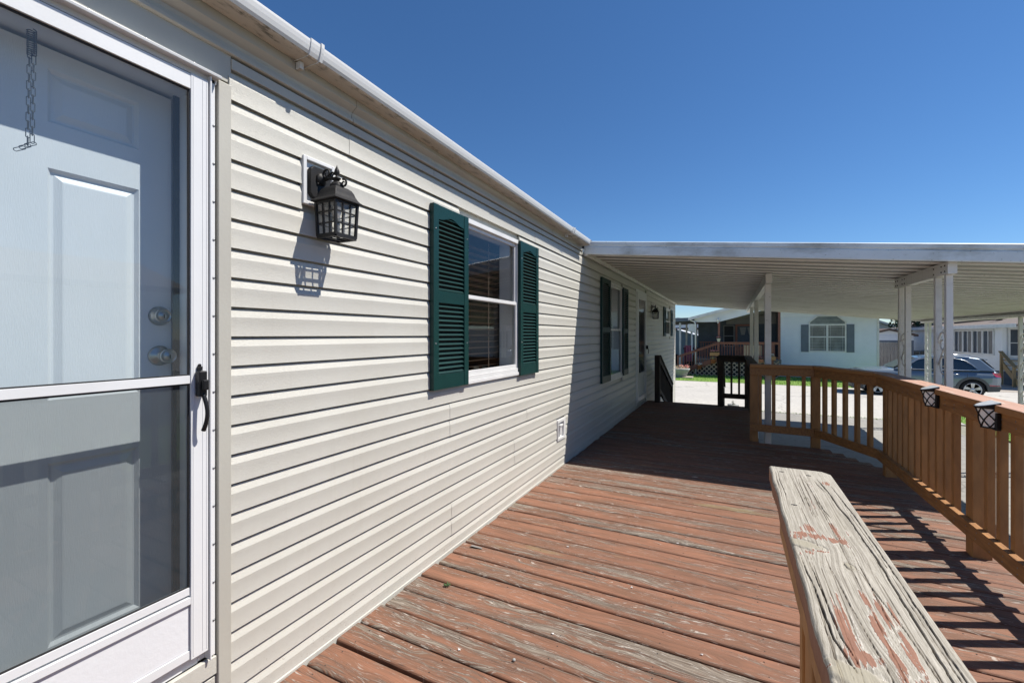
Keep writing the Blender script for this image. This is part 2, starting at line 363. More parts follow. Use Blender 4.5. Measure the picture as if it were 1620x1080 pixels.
class MB:
    def __init__(s): s.v = []; s.f = []; s.mi = []; s.cur = 0; s.sm = []; s.smooth = False
    def add(s, vs, fs):
        o = len(s.v); s.v += [tuple(v) for v in vs]
        for f in fs: s.f.append(tuple(o + i for i in f)); s.mi.append(s.cur); s.sm.append(s.smooth)
    def box(s, x0, x1, y0, y1, z0, z1):
        x0, x1 = min(x0, x1), max(x0, x1); y0, y1 = min(y0, y1), max(y0, y1); z0, z1 = min(z0, z1), max(z0, z1)
        s.add([(x0, y0, z0), (x1, y0, z0), (x1, y1, z0), (x0, y1, z0), (x0, y0, z1), (x1, y0, z1), (x1, y1, z1), (x0, y1, z1)],
              [(0, 3, 2, 1), (4, 5, 6, 7), (0, 1, 5, 4), (1, 2, 6, 5), (2, 3, 7, 6), (3, 0, 4, 7)])
        return s
    def bar(s, a, b, w, h, up=(0, 0, 1)):
        """rectangular bar from a to b, w across, h along up"""
        a, b = Vector(a), Vector(b); d = (b - a).normalized(); up = Vector(up)
        sd = d.cross(up)
        if sd.length < 1e-5: sd = d.cross(Vector((1, 0, 0)))
        sd.normalize(); u = sd.cross(d).normalized()
        vs = []
        for p in (a, b):
            for i, j in ((-1, -1), (1, -1), (1, 1), (-1, 1)): vs.append(p + sd * (i * w / 2) + u * (j * h / 2))
        s.add(vs, [(3, 2, 1, 0), (4, 5, 6, 7), (0, 1, 5, 4), (1, 2, 6, 5), (2, 3, 7, 6), (3, 0, 4, 7)])
        return s
    def tube(s, pts, r, n=8, cap=True):
        pts = [Vector(p) for p in pts]; rs = r if isinstance(r, (list, tuple)) else [r] * len(pts)
        ring = []; sm = s.smooth; s.smooth = True
        prev = None
        vs = []; fs = []
        for i, p in enumerate(pts):
            d = (pts[min(i + 1, len(pts) - 1)] - pts[max(i - 1, 0)]).normalized()
            if prev is None:
                a = d.cross(Vector((0, 0, 1)))
                if a.length < .05: a = d.cross(Vector((1, 0, 0)))
            else: a = prev - d * prev.dot(d)
            a.normalize(); prev = a; b = d.cross(a)
            for k in range(n):
                t = 2 * PI * k / n; vs.append(p + (a * math.cos(t) + b * math.sin(t)) * rs[i])
        for i in range(len(pts) - 1):
            for k in range(n):
                fs.append((i * n + k, i * n + (k + 1) % n, (i + 1) * n + (k + 1) % n, (i + 1) * n + k))
        if cap:
            fs.append(tuple(range(n - 1, -1, -1))); fs.append(tuple((len(pts) - 1) * n + k for k in range(n)))
        s.add(vs, fs); s.smooth = sm
        return s
    def lathe(s, prof, c, axis='z', n=24, flip=False):
        """prof: list of (radius, along); c: centre"""
        vs = []; fs = []; sm = s.smooth; s.smooth = True
        for r_, h in prof:
            for k in range(n):
                t = 2 * PI * k / n; a, b = r_ * math.cos(t), r_ * math.sin(t)
                p = {'z': (a, b, h), 'x': (h, a, b), 'y': (b, h, a)}[axis]
                vs.append((c[0] + p[0], c[1] + p[1], c[2] + p[2]))
        for i in range(len(prof) - 1):
            for k in range(n):
                fs.append((i * n + k, i * n + (k + 1) % n, (i + 1) * n + (k + 1) % n, (i + 1) * n + k))
        fs.append(tuple(range(n - 1, -1, -1))); fs.append(tuple((len(prof) - 1) * n + k for k in range(n)))
        s.add(vs, fs); s.smooth = sm
        return s
    def prism(s, poly, axis, a, b):
        """extrude a closed 2-D outline along an axis ('x': poly is (y,z); 'y': (x,z); 'z': (x,y))"""
        def P(p, t): return {'x': (t, p[0], p[1]), 'y': (p[0], t, p[1]), 'z': (p[0], p[1], t)}[axis]
        n = len(poly)
        s.add([P(p, a) for p in poly] + [P(p, b) for p in poly],
              [tuple(range(n - 1, -1, -1)), tuple(range(n, 2 * n))] + [(i, (i + 1) % n, n + (i + 1) % n, n + i) for i in range(n)])
        return s
    def strip(s, line, axis, a, b):
        """open profile extruded (no caps)"""
        def P(p, t): return {'x': (t, p[0], p[1]), 'y': (p[0], t, p[1]), 'z': (p[0], p[1], t)}[axis]
        n = len(line)
        s.add([P(p, a) for p in line] + [P(p, b) for p in line], [(i, i + 1, n + i + 1, n + i) for i in range(n - 1)])
        return s
    def quad(s, *p): s.add(p, [tuple(range(len(p)))]); return s
    def build(s, name, mats, parent=None, bevel=0., seg=2, fixn=True, attrs=None):
        me = D.meshes.new(name)
        org = ROOT.get(parent.name, Vector((0, 0, 0))) if parent else Vector((0, 0, 0))
        me.from_pydata([(v[0] - org[0], v[1] - org[1], v[2] - org[2]) for v in s.v], [], s.f)
        if not isinstance(mats, (list, tuple)): mats = [mats]
        for m in mats: me.materials.append(m)
        me.polygons.foreach_set('material_index', s.mi); me.polygons.foreach_set('use_smooth', s.sm)
        if fixn:
            bm = bmesh.new(); bm.from_mesh(me); bmesh.ops.recalc_face_normals(bm, faces=bm.faces); bm.to_mesh(me); bm.free()
        me.update()
        o = D.objects.new(name, me); COL.objects.link(o)
        if parent: o.parent = parent; ROOT[o.name] = org
        if bevel:
            b = o.modifiers.new('edge', 'BEVEL'); b.width = bevel; b.segments = seg; b.limit_method = 'ANGLE'; b.angle_limit = R(40)
        return o

def tag(o, label=None, cat=None, group=None, kind=None):
    if label: o['label'] = label
    if cat: o['category'] = cat
    if group: o['group'] = group
    if kind: o['kind'] = kind
    return o
def thing(name, label, cat, loc=(0, 0, 0), group=None):
    o = D.objects.new(name, None); COL.objects.link(o); o.location = loc; o.empty_display_size = .1
    ROOT[o.name] = Vector(loc)
    return tag(o, label, cat, group)
def copy_tree(o, parent=None):
    c = o.copy(); COL.objects.link(c)
    if parent: c.parent = parent
    for ch in list(o.children): copy_tree(ch, c)
    return c
def one(mb, name, mat, label, cat, loc, group=None, bevel=0.):
    """a thing that is a single mesh, origin at its base"""
    mb.v = [(v[0] - loc[0], v[1] - loc[1], v[2] - loc[2]) for v in mb.v]
    o = mb.build(name, mat, None, bevel); o.location = loc
    return tag(o, label, cat, group)

# ------------------------------------------------------------------ setting: ground
def sheet(name, x0, x1, y0, y1, z, mat):
    b = MB(); b.quad((x0, y0, z), (x1, y0, z), (x1, y1, z), (x0, y1, z))
    return tag(b.build(name, mat), kind='structure')
M['dry_ground'] = concrete('dry_ground', (.28, .265, .21), (.22, .215, .16))
sheet('ground', -220, 260, -160, 420, GZ - .03, M['dry_ground'])
sheet('lawn', -14, 10.19, 25.75, 31.2, GZ + .008, M['grass'])
sheet('lawn', 7.62, 14, 4, 19.8, GZ + .006, M['grass'])
sheet('road', -220, 260, 16.6, 26.95, GZ, M['road'])
sheet('driveway', .5, 6.95, -8, 16.59, GZ - .004, M['drive'])
sheet('neighbour_driveway', 10.2, 14.2, 26.96, 40, GZ + .004, M['pad'])
b = MB(); b.box(6.96, 7.6, 4, 12.3, GZ - .03, GZ + .01); tag(b.build('path', M['pad']), kind='structure')

def blades(name, rects, n, seed, h=(.04, .10)):
    rnd = random.Random(seed); b = MB()
    tot = sum((x1 - x0) * (y1 - y0) for x0, x1, y0, y1 in rects)
    for x0, x1, y0, y1 in rects:
        for _ in range(int(n * (x1 - x0) * (y1 - y0) / tot)):
            x, y = rnd.uniform(x0, x1), rnd.uniform(y0, y1); a = rnd.uniform(0, PI); w = rnd.uniform(.008, .02); hh = rnd.uniform(*h) + .02
            dx, dy = math.cos(a) * w, math.sin(a) * w; lx, ly = rnd.uniform(-.04, .04), rnd.uniform(-.04, .04)
            b.add([(x - dx, y - dy, GZ - .02), (x + dx, y + dy, GZ - .02), (x + lx, y + ly, GZ - .02 + hh)], [(0, 1, 2)])
    return tag(b.build(name, M['blade'], fixn=False), kind='stuff')
blades('grass', [(-4.5, 10.2, 25.8, 30.6), (7.7, 11.5, 12.8, 19.7)], 12000, 3)
# tufts growing in the joint between driveway and road
blades('weeds', [(2.2, 7, 16.5, 16.66)], 260, 5, (.02, .05))

# ------------------------------------------------------------------ the mobile home
HOME = thing('mobile_home', 'long beige mobile home with lap siding and dark teal shutters beside the deck', 'house', (0, 0, GZ))
PITCH = .1143; ZL0 = 1.476          # one butt line of the siding
HOME_END = 15.75

def course_profile(zb):
    """one dutch lap course between butt lines zb (bottom) and zb+PITCH (top)"""
    zt = zb + PITCH
    return [(-.010, zt + .012), (-.010, zt - .0075), (.0075, zt - .0090), (.0168, zt - .040),
            (.0160, zt - .062), (.0157, zb + .045), (.0163, zb + .018), (.0174, zb + .003), (.0176, zb), (.0152, zb - .0004), (.0146, zb + .004), (-.009, zb + .006)]

wins = [(2.60, 3.585, 1.13, 2.345), (6.80, 7.78, .75, 2.335), (13.25, 14.45, 1.44, 2.29)]
doors_hole = [(-.02, 1.010, -1, 2.57), (8.97, 10.17, .06, 2.415)]
boxes = [(1.328, 1.505, 2.074, 2.294), (4.52, 4.78, .30, .54), (10.75, 10.95, 2.02, 2.24)]
joints = {}
def jt(y, *ks):
    for k in ks: joints.setdefault(k, []).append(y)
jt(2.50, -5, -6); jt(3.76, -6, -7); jt(3.49, -9, -10); jt(2.52, -11, -12); jt(1.62, 8); jt(2.2, 9); jt(3.02, 9, 8); jt(3.95, 8)
jt(5.9, 7, -4, -9); jt(7.0, -10, -11); jt(8.3, 6, 3, -2); jt(10.9, -5, -2, 1, 4); jt(12.5, -8, -3, 0); jt(14.2, 2, -6); jt(-.9, -3, 2)
b = MB()
for k in range(-22, 10):
    zb = ZL0 + k * PITCH
    if zb + PITCH > 2.58: continue
    spans = [(-4., HOME_END)]
    for (y0, y1, z0, z1) in wins + doors_hole + boxes:
        tol = .045 if (y0, y1, z0, z1) in boxes else .01
        if zb < z1 - tol and zb + PITCH > z0 + tol:
            new = []
            for a, c in spans:
                if y1 <= a or y0 >= c: new.append((a, c)); continue
                if y0 > a: new.append((a, y0))
                if y1 < c: new.append((y1, c))
            spans = new
    for a, c in spans:
        cuts = [a] + sorted(y for y in joints.get(k, []) if a < y < c) + [c]
        for i in range(len(cuts) - 1):
            off = .0022 * (i % 2)
            ov = .02 if i % 2 == 0 and i + 1 < len(cuts) - 1 else 0
            lo = cuts[i] - (0.02 if (i % 2 == 1) else 0)
            pr = [(x + off, z) for x, z in course_profile(zb)]
            steps = max(1, int((cuts[i + 1] - lo) / .6))
            # long vinyl is never quite straight
            ys = [lo + (cuts[i + 1] - lo) * t / steps for t in range(steps + 1)]
            n = len(pr); vs = []; fs = []
            for y in ys:
                wv = .0012 * mn.noise(Vector((y * .9, k * 3.1, 0))); wz = .0010 * mn.noise(Vector((y * .6, k * 5.7, 9)))
                vs += [(x + wv, y, z + wz) for x, z in pr]
            for s_ in range(steps):
                for q in range(n - 1): fs.append((s_ * n + q, s_ * n + q + 1, (s_ + 1) * n + q + 1, (s_ + 1) * n + q))
            # close the exposed end of an overlapping piece
            fs.append(tuple(range(n))); fs.append(tuple(steps * n + q for q in range(n)))
            b.smooth = True; b.add(vs, fs)
sdg = b.build('siding', M['siding'], HOME, fixn=True); sdg.data.set_sharp_from_angle(angle=R(12))

b = MB()     # sheathing, end walls, skirting core (holes for doors and windows)
X0 = -8.2
ys = sorted({-4., HOME_END} | {v for w in wins + doors_hole for v in w[:2]})
for i in range(len(ys) - 1):
    y0, y1 = ys[i], ys[i + 1]; ym = (y0 + y1) / 2
    segs = [(GZ, 2.62)]
    for (a, c, z0, z1) in wins + doors_hole:
        if a < ym < c: segs = [(GZ, max(z0, GZ)), (z1, 2.62)] if z0 > GZ else [(GZ, .28), (z1, 2.62)]
    for z0, z1 in segs:
        if z1 - z0 > .01: b.box(-.15, -.0115, y0, y1, z0, z1)
b.box(X0, -.151, -4, -3.9, GZ, 2.62); b.box(X0, -.151, HOME_END - .1, HOME_END, GZ, 2.62); b.box(X0, X0 + .1, -3.9, HOME_END - .1, GZ, 2.62)
b.box(X0 + .1, -.151, -3.9, HOME_END - .1, -.1, .0); b.box(X0 + .1, -.151, -3.9, HOME_END - .1, 2.45, 2.6)
b.prism([(X0, 2.621), (-.002, 2.621), (-4.1, 3.55)], 'y', -3.99, -3.95); b.prism([(X0, 2.621), (-.002, 2.621), (-4.1, 3.55)], 'y', HOME_END - .05, HOME_END - .01)
b.build('wall_core', M['siding'], HOME)
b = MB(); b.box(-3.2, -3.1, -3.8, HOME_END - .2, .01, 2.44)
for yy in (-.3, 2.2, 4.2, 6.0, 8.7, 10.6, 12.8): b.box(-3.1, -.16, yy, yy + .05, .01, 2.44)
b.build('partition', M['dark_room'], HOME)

# plain header above the front door, frieze and fascia under the gutter
b = MB(); b.box(.002, .010, -.25, 1.02, 2.452, 2.57); b.build('door_header', M['beige_trim'], HOME, .002)
b = MB()
pr = [(-.011, 2.560), (.019, 2.560), (.026, 2.563), (.026, 2.577), (.012, 2.583), (.012, 2.600), (.016, 2.612), (.046, 2.634), (.046, 2.70), (-.011, 2.70)]
cut = [-4., 1.62, 3.02, 4.4, 5.42]
for ya, yb in ((1.02, 2.3), (2.302, 4.1), (4.102, 5.42)): b.prism([(-.011, 2.512), (.0145, 2.509), (.0160, 2.512), (.0155, 2.550), (-.011, 2.551)], 'y', ya, yb)
for i in range(len(cut) - 1): b.prism([(x + .0015 * (i % 2), z) for x, z in pr], 'y', cut[i] + (.0 if i else 0), cut[i + 1] - .002)
b.build('frieze', M['beige_trim'], HOME, .0015)
b = MB(); b.box(.002, .02, 5.43, HOME_END, 2.40 + .12, 2.56); b.build('ledger_trim', M['beige_trim'], HOME, .002)
b = MB()
pr = [(-.2, 2.70), (.155, 2.745), (.155, 2.757), (-4.1, 3.60), (-8.4, 2.74), (-8.4, 2.70), (-4.1, 3.57)]
b.prism([(.10, 2.706), (.10, 2.719), (-4.1, 3.62), (-4.1, 3.605)], 'y', -4.1, HOME_END + .1)
b.prism([(-4.1, 3.605), (-4.1, 3.625), (-8.4, 2.757), (-8.4, 2.742)], 'y', -4.1, HOME_END + .1)
b.build('roof', M['shingle'], HOME)

# gutter with joint sleeves, sloping gently to the far end
G = MB()
def gz(y): return -.0125 * (y - 3.)
gp = [(.048, 2.716), (.048, 2.650), (.130, 2.6475), (.138, 2.652), (.145, 2.664), (.150, 2.682), (.153, 2.700), (.153, 2.710), (.146, 2.714), (.146, 2.709), (.149, 2.706), (.148, 2.70), (.140, 2.67), (.130, 2.656), (.053, 2.656), (.053, 2.716)]
def gseg(bm, y0, y1, grow=0.):
    cx, cz = .08, 2.67; n = len(gp)
    P = [(x + (grow if x > .05 else 0), z - (grow if z < 2.66 else -grow * (z > 2.70))) for x, z in gp]
    bm.add([(x, y0, z + gz(y0)) for x, z in P] + [(x, y1, z + gz(y1)) for x, z in P],
           [tuple(range(n - 1, -1, -1)), tuple(range(n, 2 * n))] + [(i, (i + 1) % n, n + (i + 1) % n, n + i) for i in range(n)])
gseg(G, -4, 1.30); gseg(G, 1.301, 5.36)
gut = G.build('gutter', M['gutter'], HOME, .0015)
for y in (1.30, 4.72):
    G = MB(); gseg(G, y - .035, y + .03, .004); gseg(G, y + .012, y + .028, .009)
    G.box(.052, .080, y - .03, y - .012, 2.612 + gz(y), 2.643 + gz(y))
    G.build('gutter_sleeve', M['gutter'], gut, .001)
G = MB(); G.prism([(.046, 2.684), (.046, 2.614), (.138, 2.612), (.158, 2.66), (.158, 2.682)], 'y', 5.361, 5.366); G.build('gutter_cap', M['gutter'], gut)

# corner post at the far end
b = MB(); b.box(-.07, .024, HOME_END - .055, HOME_END + .024, GZ + .05, 2.52); b.build('corner_trim', M['white_vinyl'], HOME, .004)
# starter strip where wall meets deck
b = MB(); b.box(.003, .021, 1.02, HOME_END - .06, -.045, .012); b.build('base_trim', M['siding'], HOME, .003)

def make_window(y0, y1, z0, z1, blind):
    f = MB(); w = .035
    for a in ((y0, y0 + w, z0, z1), (y1 - w, y1, z0, z1), (y0 + w, y1 - w, z1 - w, z1), (y0 + w, y1 - w, z0, z0 + w)): f.box(-.02, .026, *a)
    f.box(-.02, .034, y0 - .004, y1 + .004, z0 - .028, z0 - .001)
    wo = f.build('window', M['white_vinyl'], HOME, .003)
    s = MB(); zm = (z0 + z1) / 2 + .02; a, c = y0 + w + .001, y1 - w - .001
    for (za, zb, x) in ((zm - .018, z1 - w - .001, .004), (z0 + w + .001, zm + .014, .016)):
        for q in ((a, a + .03, za, zb), (c - .03, c, za, zb), (a + .03, c - .03, zb - .028, zb), (a + .03, c - .03, za, za + .032)): s.box(x - .02, x, *q)
    s.build('sash', M['white_vinyl'], wo, .002)
    g = MB(); g.quad((-.006, a + .028, zm), (-.006, c - .028, zm), (-.006, c - .028, z1 - w - .026), (-.006, a + .028, z1 - w - .026)); g.build('pane', M['glass'], wo)
    g = MB(); g.quad((.006, a + .028, z0 + w + .03), (.006, c - .028, z0 + w + .03), (.006, c - .028, zm), (.006, a + .028, zm)); g.build('pane', M['glass'], wo)
    r = MB(); d = -.17
    r.box(d, -.022, y1 - .03, y1 - .001, z0, z1); r.box(d, -.022, y0 + .001, y0 + .03, z0, z1); r.box(d, -.022, y0 + .03, y1 - .03, z0 + .0005, z0 + .03); r.box(d, -.022, y0 + .03, y1 - .03, z1 - .03, z1)
    r.build('reveal', M['interior_white'], wo)
    if blind:
        s = MB(); z = z0 + .06; k = 0
        while z < z1 - .09:
            t = .010 * mn.noise(Vector((k * 1.7, 0, 0)))
            s.add([(-.205, y0 + .03, z + t), (-.165, y0 + .03, z + .014 + t), (-.165, y1 - .05, z + .014), (-.205, y1 - .05, z)], [(0, 1, 2, 3)])
            z += .052; k += 1
        for yy in (y0 + .2, y1 - .25): s.box(-.163, -.160, yy, yy + .008, z0 + .05, z1 - .05)
        s.build('blind', M['brown_blind'], wo)
    else:
        s = MB(); n = 30
        pts = [(-.20 + .012 * math.sin(i * 1.9), y0 + .03 + (y1 - y0 - .06) * i / n) for i in range(n + 1)]
        s.smooth = True; s.strip(pts, 'z', z0 + .03, z1 - .03); s.build('curtain', M['interior_white'], wo)
    return wo
make_window(*[2.62, 3.57, 1.15, 2.335], True)
make_window(*[6.82, 7.76, .775, 2.325], False)
make_window(*[13.27, 14.43, 1.46, 2.28], False)

def shutter(y0, y1, z0, z1):
    b = MB(); t0, t1 = .0185, .050; sw = .055
    b.box(t0, t1, y0, y0 + sw, z0, z1); b.box(t0, t1, y1 - sw, y1, z0, z1)
    zm = z0 + (z1 - z0) * .505
    a, c = y0 + sw - .001, y1 - sw + .001
    b.box(t0, t1 - .003, a, c, z0, z0 + .098); b.box(t0, t1 - .003, a, c, zm - .04, zm + .04)
    # arched top rail
    n = 16; arch = []
    for i in range(n + 1):
        u = i / n; bell = math.exp(-((u - .5) / .27) ** 2)
        arch.append((a + (c - a) * u, z1 - .095 + .034 * bell))
    b.prism(arch + [(c, z1), (a, z1)], 'x', t0, t1 - .003)
    for lo, hi in ((z0 + .098, zm - .04), (zm + .04, z1 - .05)):
        k = max(1, round((hi - lo) / .0305)); p = (hi - lo) / k
        for i in range(k):
            z = lo + i * p
            b.prism([(t1 - .006, z + .002), (t1 - .0035, z + .005), (t0 + .009, z + .0235), (t0 + .006, z + .0205)], 'y', a, c)
    b.cur = 1; b.box(t0 - .001, t0 + .001, a, c, z0 + .05, z1 - .05)
    o = b.build('shutter', [M['teal'], M['rubber']], HOME, .0015, 1)
    if y0 > 9: return
    for yy in (y0 + .022, y1 - .022):
        for zz in (z0 + .30, z1 - .16):
            s = MB(); s.lathe([(.005, 0), (.005, .002), (.002, .004)], (t1, yy, zz), 'x', 8); s.build('screw', M['steel'], o)
shutter(2.255, 2.668, 1.125, 2.325); shutter(3.535, 3.945, 1.115, 2.330)
shutter(6.30, 6.815, .765, 2.335); shutter(7.72, 8.11, .77, 2.315)
shutter(12.85, 13.25, 1.45, 2.28); shutter(14.45, 14.85, 1.45, 2.27)

# ---- front door: storm door over a panelled steel door
def panel_face(b, y0, y1, z0, z1, x, panels):
    """face at x with embossed panels (groove then raised field)"""
    Y = sorted({y0, y1} | {v for p in panels for v in p[:2]}); Z = sorted({z0, z1} | {v for p in panels for v in p[2:]})
    for i in range(len(Y) - 1):
        for j in range(len(Z) - 1):
            ym, zm = (Y[i] + Y[i + 1]) / 2, (Z[j] + Z[j + 1]) / 2
            if any(p[0] < ym < p[1] and p[2] < zm < p[3] for p in panels): continue
            b.quad((x, Y[i], Z[j]), (x, Y[i + 1], Z[j]), (x, Y[i + 1], Z[j + 1]), (x, Y[i], Z[j + 1]))
    for p in panels:
        loops = [(0, 0.), (.010, -.011), (.016, -.011), (.034, -.0025), (.038, -.002)]
        L = [[(x + dx, p[0] + s, p[2] + s), (x + dx, p[1] - s, p[2] + s), (x + dx, p[1] - s, p[3] - s), (x + dx, p[0] + s, p[3] - s)] for s, dx in loops]
        for u, v in zip(L, L[1:]):
            for k in range(4): b.quad(u[k], u[(k + 1) % 4], v[(k + 1) % 4], v[k])
        b.quad(*L[-1])
b = MB()
rows = [(.52, 1.085), (1.28, 1.994), (2.135, 2.30)]
pan = [(ya, yb, za, zb) for ya, yb in ((.105, .335), (.553, .784)) for za, zb in rows]
panel_face(b, .005, .884, .33, 2.36, -.13, pan)
for q in ((-.175, .005, .33), (-.175, .884, .33)): b.quad((-.13, q[1], .33), (-.175, q[1], .33), (-.175, q[1], 2.36), (-.13, q[1], 2.36))
ed = b.build('entry_door', M['white_door'], HOME, 0, fixn=False)
b = MB(); b.box(-.18, .004, .905, .945, .29, 2.44); b.box(-.18, .004, -.06, -.018, .29, 2.44); b.box(-.18, .004, -.018, .905, 2.375, 2.44); b.box(-.18, .004, -.018, .905, .285, .325)
b.box(-.165, -.125, .8905, .9045, .325, 2.375)
b.build('door_jamb', M['white_metal'], HOME, .002)
b = MB(); b.box(-.1248, -.116, .886, .9046, .325, 2.375); b.build('weather_strip', M['rubber'], HOME)
b = MB(); c = (-.13, .846, 1.55)
b.lathe([(.035, 0), (.0345, .004), (.031, .012), (.0255, .024), (.0250, .031), (.0225, .032), (.0222, .029), (.0145, .029), (.0145, .032), (.001, .0325)], c, 'x', 40)
b.box(-.0975, -.0966, .8452, .8468, 1.541, 1.556)
b.build('deadbolt', M['nickel'], ed)
b = MB(); c = (-.13, .846, 1.405)
b.lathe([(.0365, 0), (.036, .004), (.030, .010), (.0165, .016), (.0125, .024), (.0125, .032), (.021, .042), (.0255, .054), (.0262, .062), (.0235, .068), (.0225, .0665), (.0145, .067), (.014, .070), (.001, .0705)], c, 'x', 40)
b.build('doorknob', M['nickel'], ed)
for z in (1.55, 1.405): b = MB(); b.box(-.0968 + (.0405 if z < 1.5 else 0), -.0955 + (.0405 if z < 1.5 else 0), .8447, .8473, z - .009, z + .005); b.build('keyhole', M['black_plastic'], ed)

b = MB(); x0, x1 = .009, .034     # storm door frame
b.box(x0, x1, .868, .924, .330, 2.408); b.box(x0, x1, -.008, .05, .330, 2.408)
b.box(x0, x1 - .002, .05, .868, 2.353, 2.406); b.box(x0, x1 - .006, .05, .868, .332, .362)
b.box(x0, x1 - .004, .05, .868, 1.309, 1.337)
b.box(x0, x1 - .006, .05, .868, .560, .586); b.box(x0, x1 - .001, .05, .868, .528, .552)
# fine ribs of the extrusion
for yy in (.874, .918): b.box(x1, x1 + .0012, yy, yy + .0035, .34, 2.40)
b.box(x1, x1 + .0012, .905, .9065, .34, 2.40)
sd = b.build('storm_door', M['white_metal'], HOME, .002)
b = MB(); b.quad((.018, .049, 1.335), (.018, .869, 1.335), (.018, .869, 2.354), (.018, .049, 2.354)); b.build('upper_pane', M['door_glass'], sd)
b = MB(); b.quad((.018, .049, .585), (.018, .869, .585), (.018, .869, 1.310), (.018, .049, 1.310)); b.build('lower_pane', M['door_screen'], sd)
b = MB()
for za, zb in ((1.3375, 2.3525), (.5865, 1.3085)):
    b.box(.0195, .025, .862, .8679, za, zb); b.box(.0195, .025, .0505, .056, za, zb); b.box(.0195, .025, .056, .862, zb - .006, zb); b.box(.0195, .025, .056, .862, za, za + .004)
b.build('glazing_gasket', M['rubber'], sd)
b = MB(); b.box(.012, .024, .0505, .8675, .3625, .5275); b.build('kick_panel', M['kick'], sd, .002)
b = MB()      # Z-bar frame round the storm door
b.box(.003, .040, .9285, .934, .29, 2.43); b.box(.003, .020, .934, .956, .29, 2.43)
b.box(.003, .040, -.018, -.0125, .29, 2.43); b.box(.003, .020, -.04, -.018, .29, 2.43)
b.prism([(.003, 2.415), (.020, 2.415), (.020, 2.432), (.052, 2.430), (.054, 2.440), (.020, 2.4465), (.003, 2.448)], 'y', -.05, .962)
zb = b.build('door_frame', M['white_metal'], HOME, .0015)
z = .42
while z < 2.4: b = MB(); b.lathe([(.0045, 0), (.0045, .0015), (.002, .0035)], (.020, .951, z), 'x', 8); b.build('screw', M['steel'], zb); z += .1415
y = .31
while y < .95: b = MB(); b.lathe([(.0045, 0), (.0045, .0015), (.002, .0035)], (.010, y, 2.462), 'x', 8); b.build('screw', M['steel'], zb); y += .145
b = MB(); b.box(.0035, .030, .9625, 1.010, .150, 2.436); b.build('side_trim', M['beige_trim'], HOME, .003)
b = MB(); b.box(.004, .022, -.05, .962, .215, .283); b.box(.0, .016, -.05, .962, .05, .205); b.build('door_sill', M['siding'], HOME, .003)
# black push-button handle
b = MB()
b.box(.0355, .066, .879, .905, 1.262, 1.352); b.box(.066, .080, .884, .903, 1.285, 1.322)
b.build('handle', M['black_plastic'], sd, .004)
hd = [o for o in sd.children if o.name.startswith('handle')][0]
b = MB(); pts = []
for i in range(12):
    u = i / 11; pts.append((.058 + .022 * math.sin(u * 2.4) - .012 * u * u, .893 + .006 * math.sin(u * 3), 1.275 - .135 * u))
b.tube(pts, [.0075 - .001 * math.sin(i * .3) for i in range(12)], 8); b.build('lever', M['black_plastic'], hd)
b = MB(); b.box(.0355, .041, .884, .903, 1.353, 1.368); b.lathe([(.006, 0), (.006, .006)], (.0355, .893, 1.372), 'x', 8); b.build('bracket', M['black_plastic'], hd, .002)

# storm door chain and spring, hanging inside the glass
CH = thing('door_chain', 'loose steel safety chain and spring hanging behind the storm door glass', 'chain', (-.03, .49, 2.0))
b = MB(); pts = []
for i in range(200):
    t = i / 199; a = t * 2 * PI * 12
    pts.append((-.030 + .0095 * math.cos(a), .4915 + .0095 * math.sin(a), 2.345 - .072 * t))
b.tube(pts, .0015, 6); b.build('spring', M['chain'], CH)
def link(b, c, d, up, L=.027, w=.0042, r=.0011):
    c, d, up = Vector(c), Vector(d).normalized(), Vector(up); s = d.cross(up).normalized(); pts = []
    for i in range(21):
        a = 2 * PI * i / 20; pts.append(c + d * (L / 2 * math.cos(a)) * (1.0) + s * (w * (1 if abs(math.sin(a)) > .5 else 1.7 * abs(math.sin(a))) * (1 if math.sin(a) >= 0 else -1)) * (1 if abs(math.sin(a)) > 1e-6 else 0))
    b.tube(pts, r, 5, cap=False)
b = MB()
for strand, (y0, z1) in enumerate(((.487, 2.275), (.4955, 2.262))):
    z = z1; k = 0
    while z > 2.025 + strand * .012:
        link(b, (-.030, y0 - .0035 * (z1 - z) / .25 * (1 if strand == 0 else 1), z), (0, .0, 1), (1, 0, 0) if k % 2 == 0 else (.5, 1, 0)); z -= .0225; k += 1
for t in range(3): link(b, (-.03, .468 + t * .0105, 2.000 + .010 * t), (0, .7, .5), (1, 0, 0), .027, .0042)
b.build('link', M['chain'], CH)

# ---- second door under the carport
b = MB(); y0, y1, z0, z1 = 9.05, 10.10, .10, 2.36; x0, x1 = .006, .032
b.box(x0, x1, y0, y0 + .17, z0, z1); b.box(x0, x1, y1 - .10, y1, z0, z1); b.box(x0, x1 - .002, y0 + .17, y1 - .10, 2.235, z1); b.box(x0, x1 - .002, y0 + .17, y1 - .10, z0, .20); b.box(x0, x1 - .002, y0 + .17, y1 - .10, .60, .685)
b.box(.0, .012, y0 + .17, y1 - .10, .20, .60)
sd2 = b.build('storm_door', M['white_metal'], HOME, .003); sd2['label'] = 'narrow white storm door with dark glass in the shade of the carport'
b = MB(); b.quad((.012, y0 + .17, .684), (.012, y1 - .1, .684), (.012, y1 - .1, 2.236), (.012, y0 + .17, 2.236)); b.build('pane', M['glass'], sd2)
b = MB(); b.box(.034, .075, y1 - .07, y1 - .03, 1.17, 1.25); b.tube([(.07, y1 - .05, 1.2), (.085, y1 - .05, 1.15), (.08, y1 - .05, 1.07)], .008, 8); b.build('handle', M['black_plastic'], sd2, .004)
b = MB(); b.box(.002, .022, 8.97, 9.045, .05, 2.42); b.box(.002, .022, 10.105, 10.17, .05, 2.42); b.box(.002, .022, 9.045, 10.105, 2.365, 2.42); b.build('door_frame', M['white_metal'], HOME, .003)
b = MB(); b.box(-.14, -.12, 9.05, 10.10, .1, 2.36); b.build('entry_door', M['dark_room'], HOME)

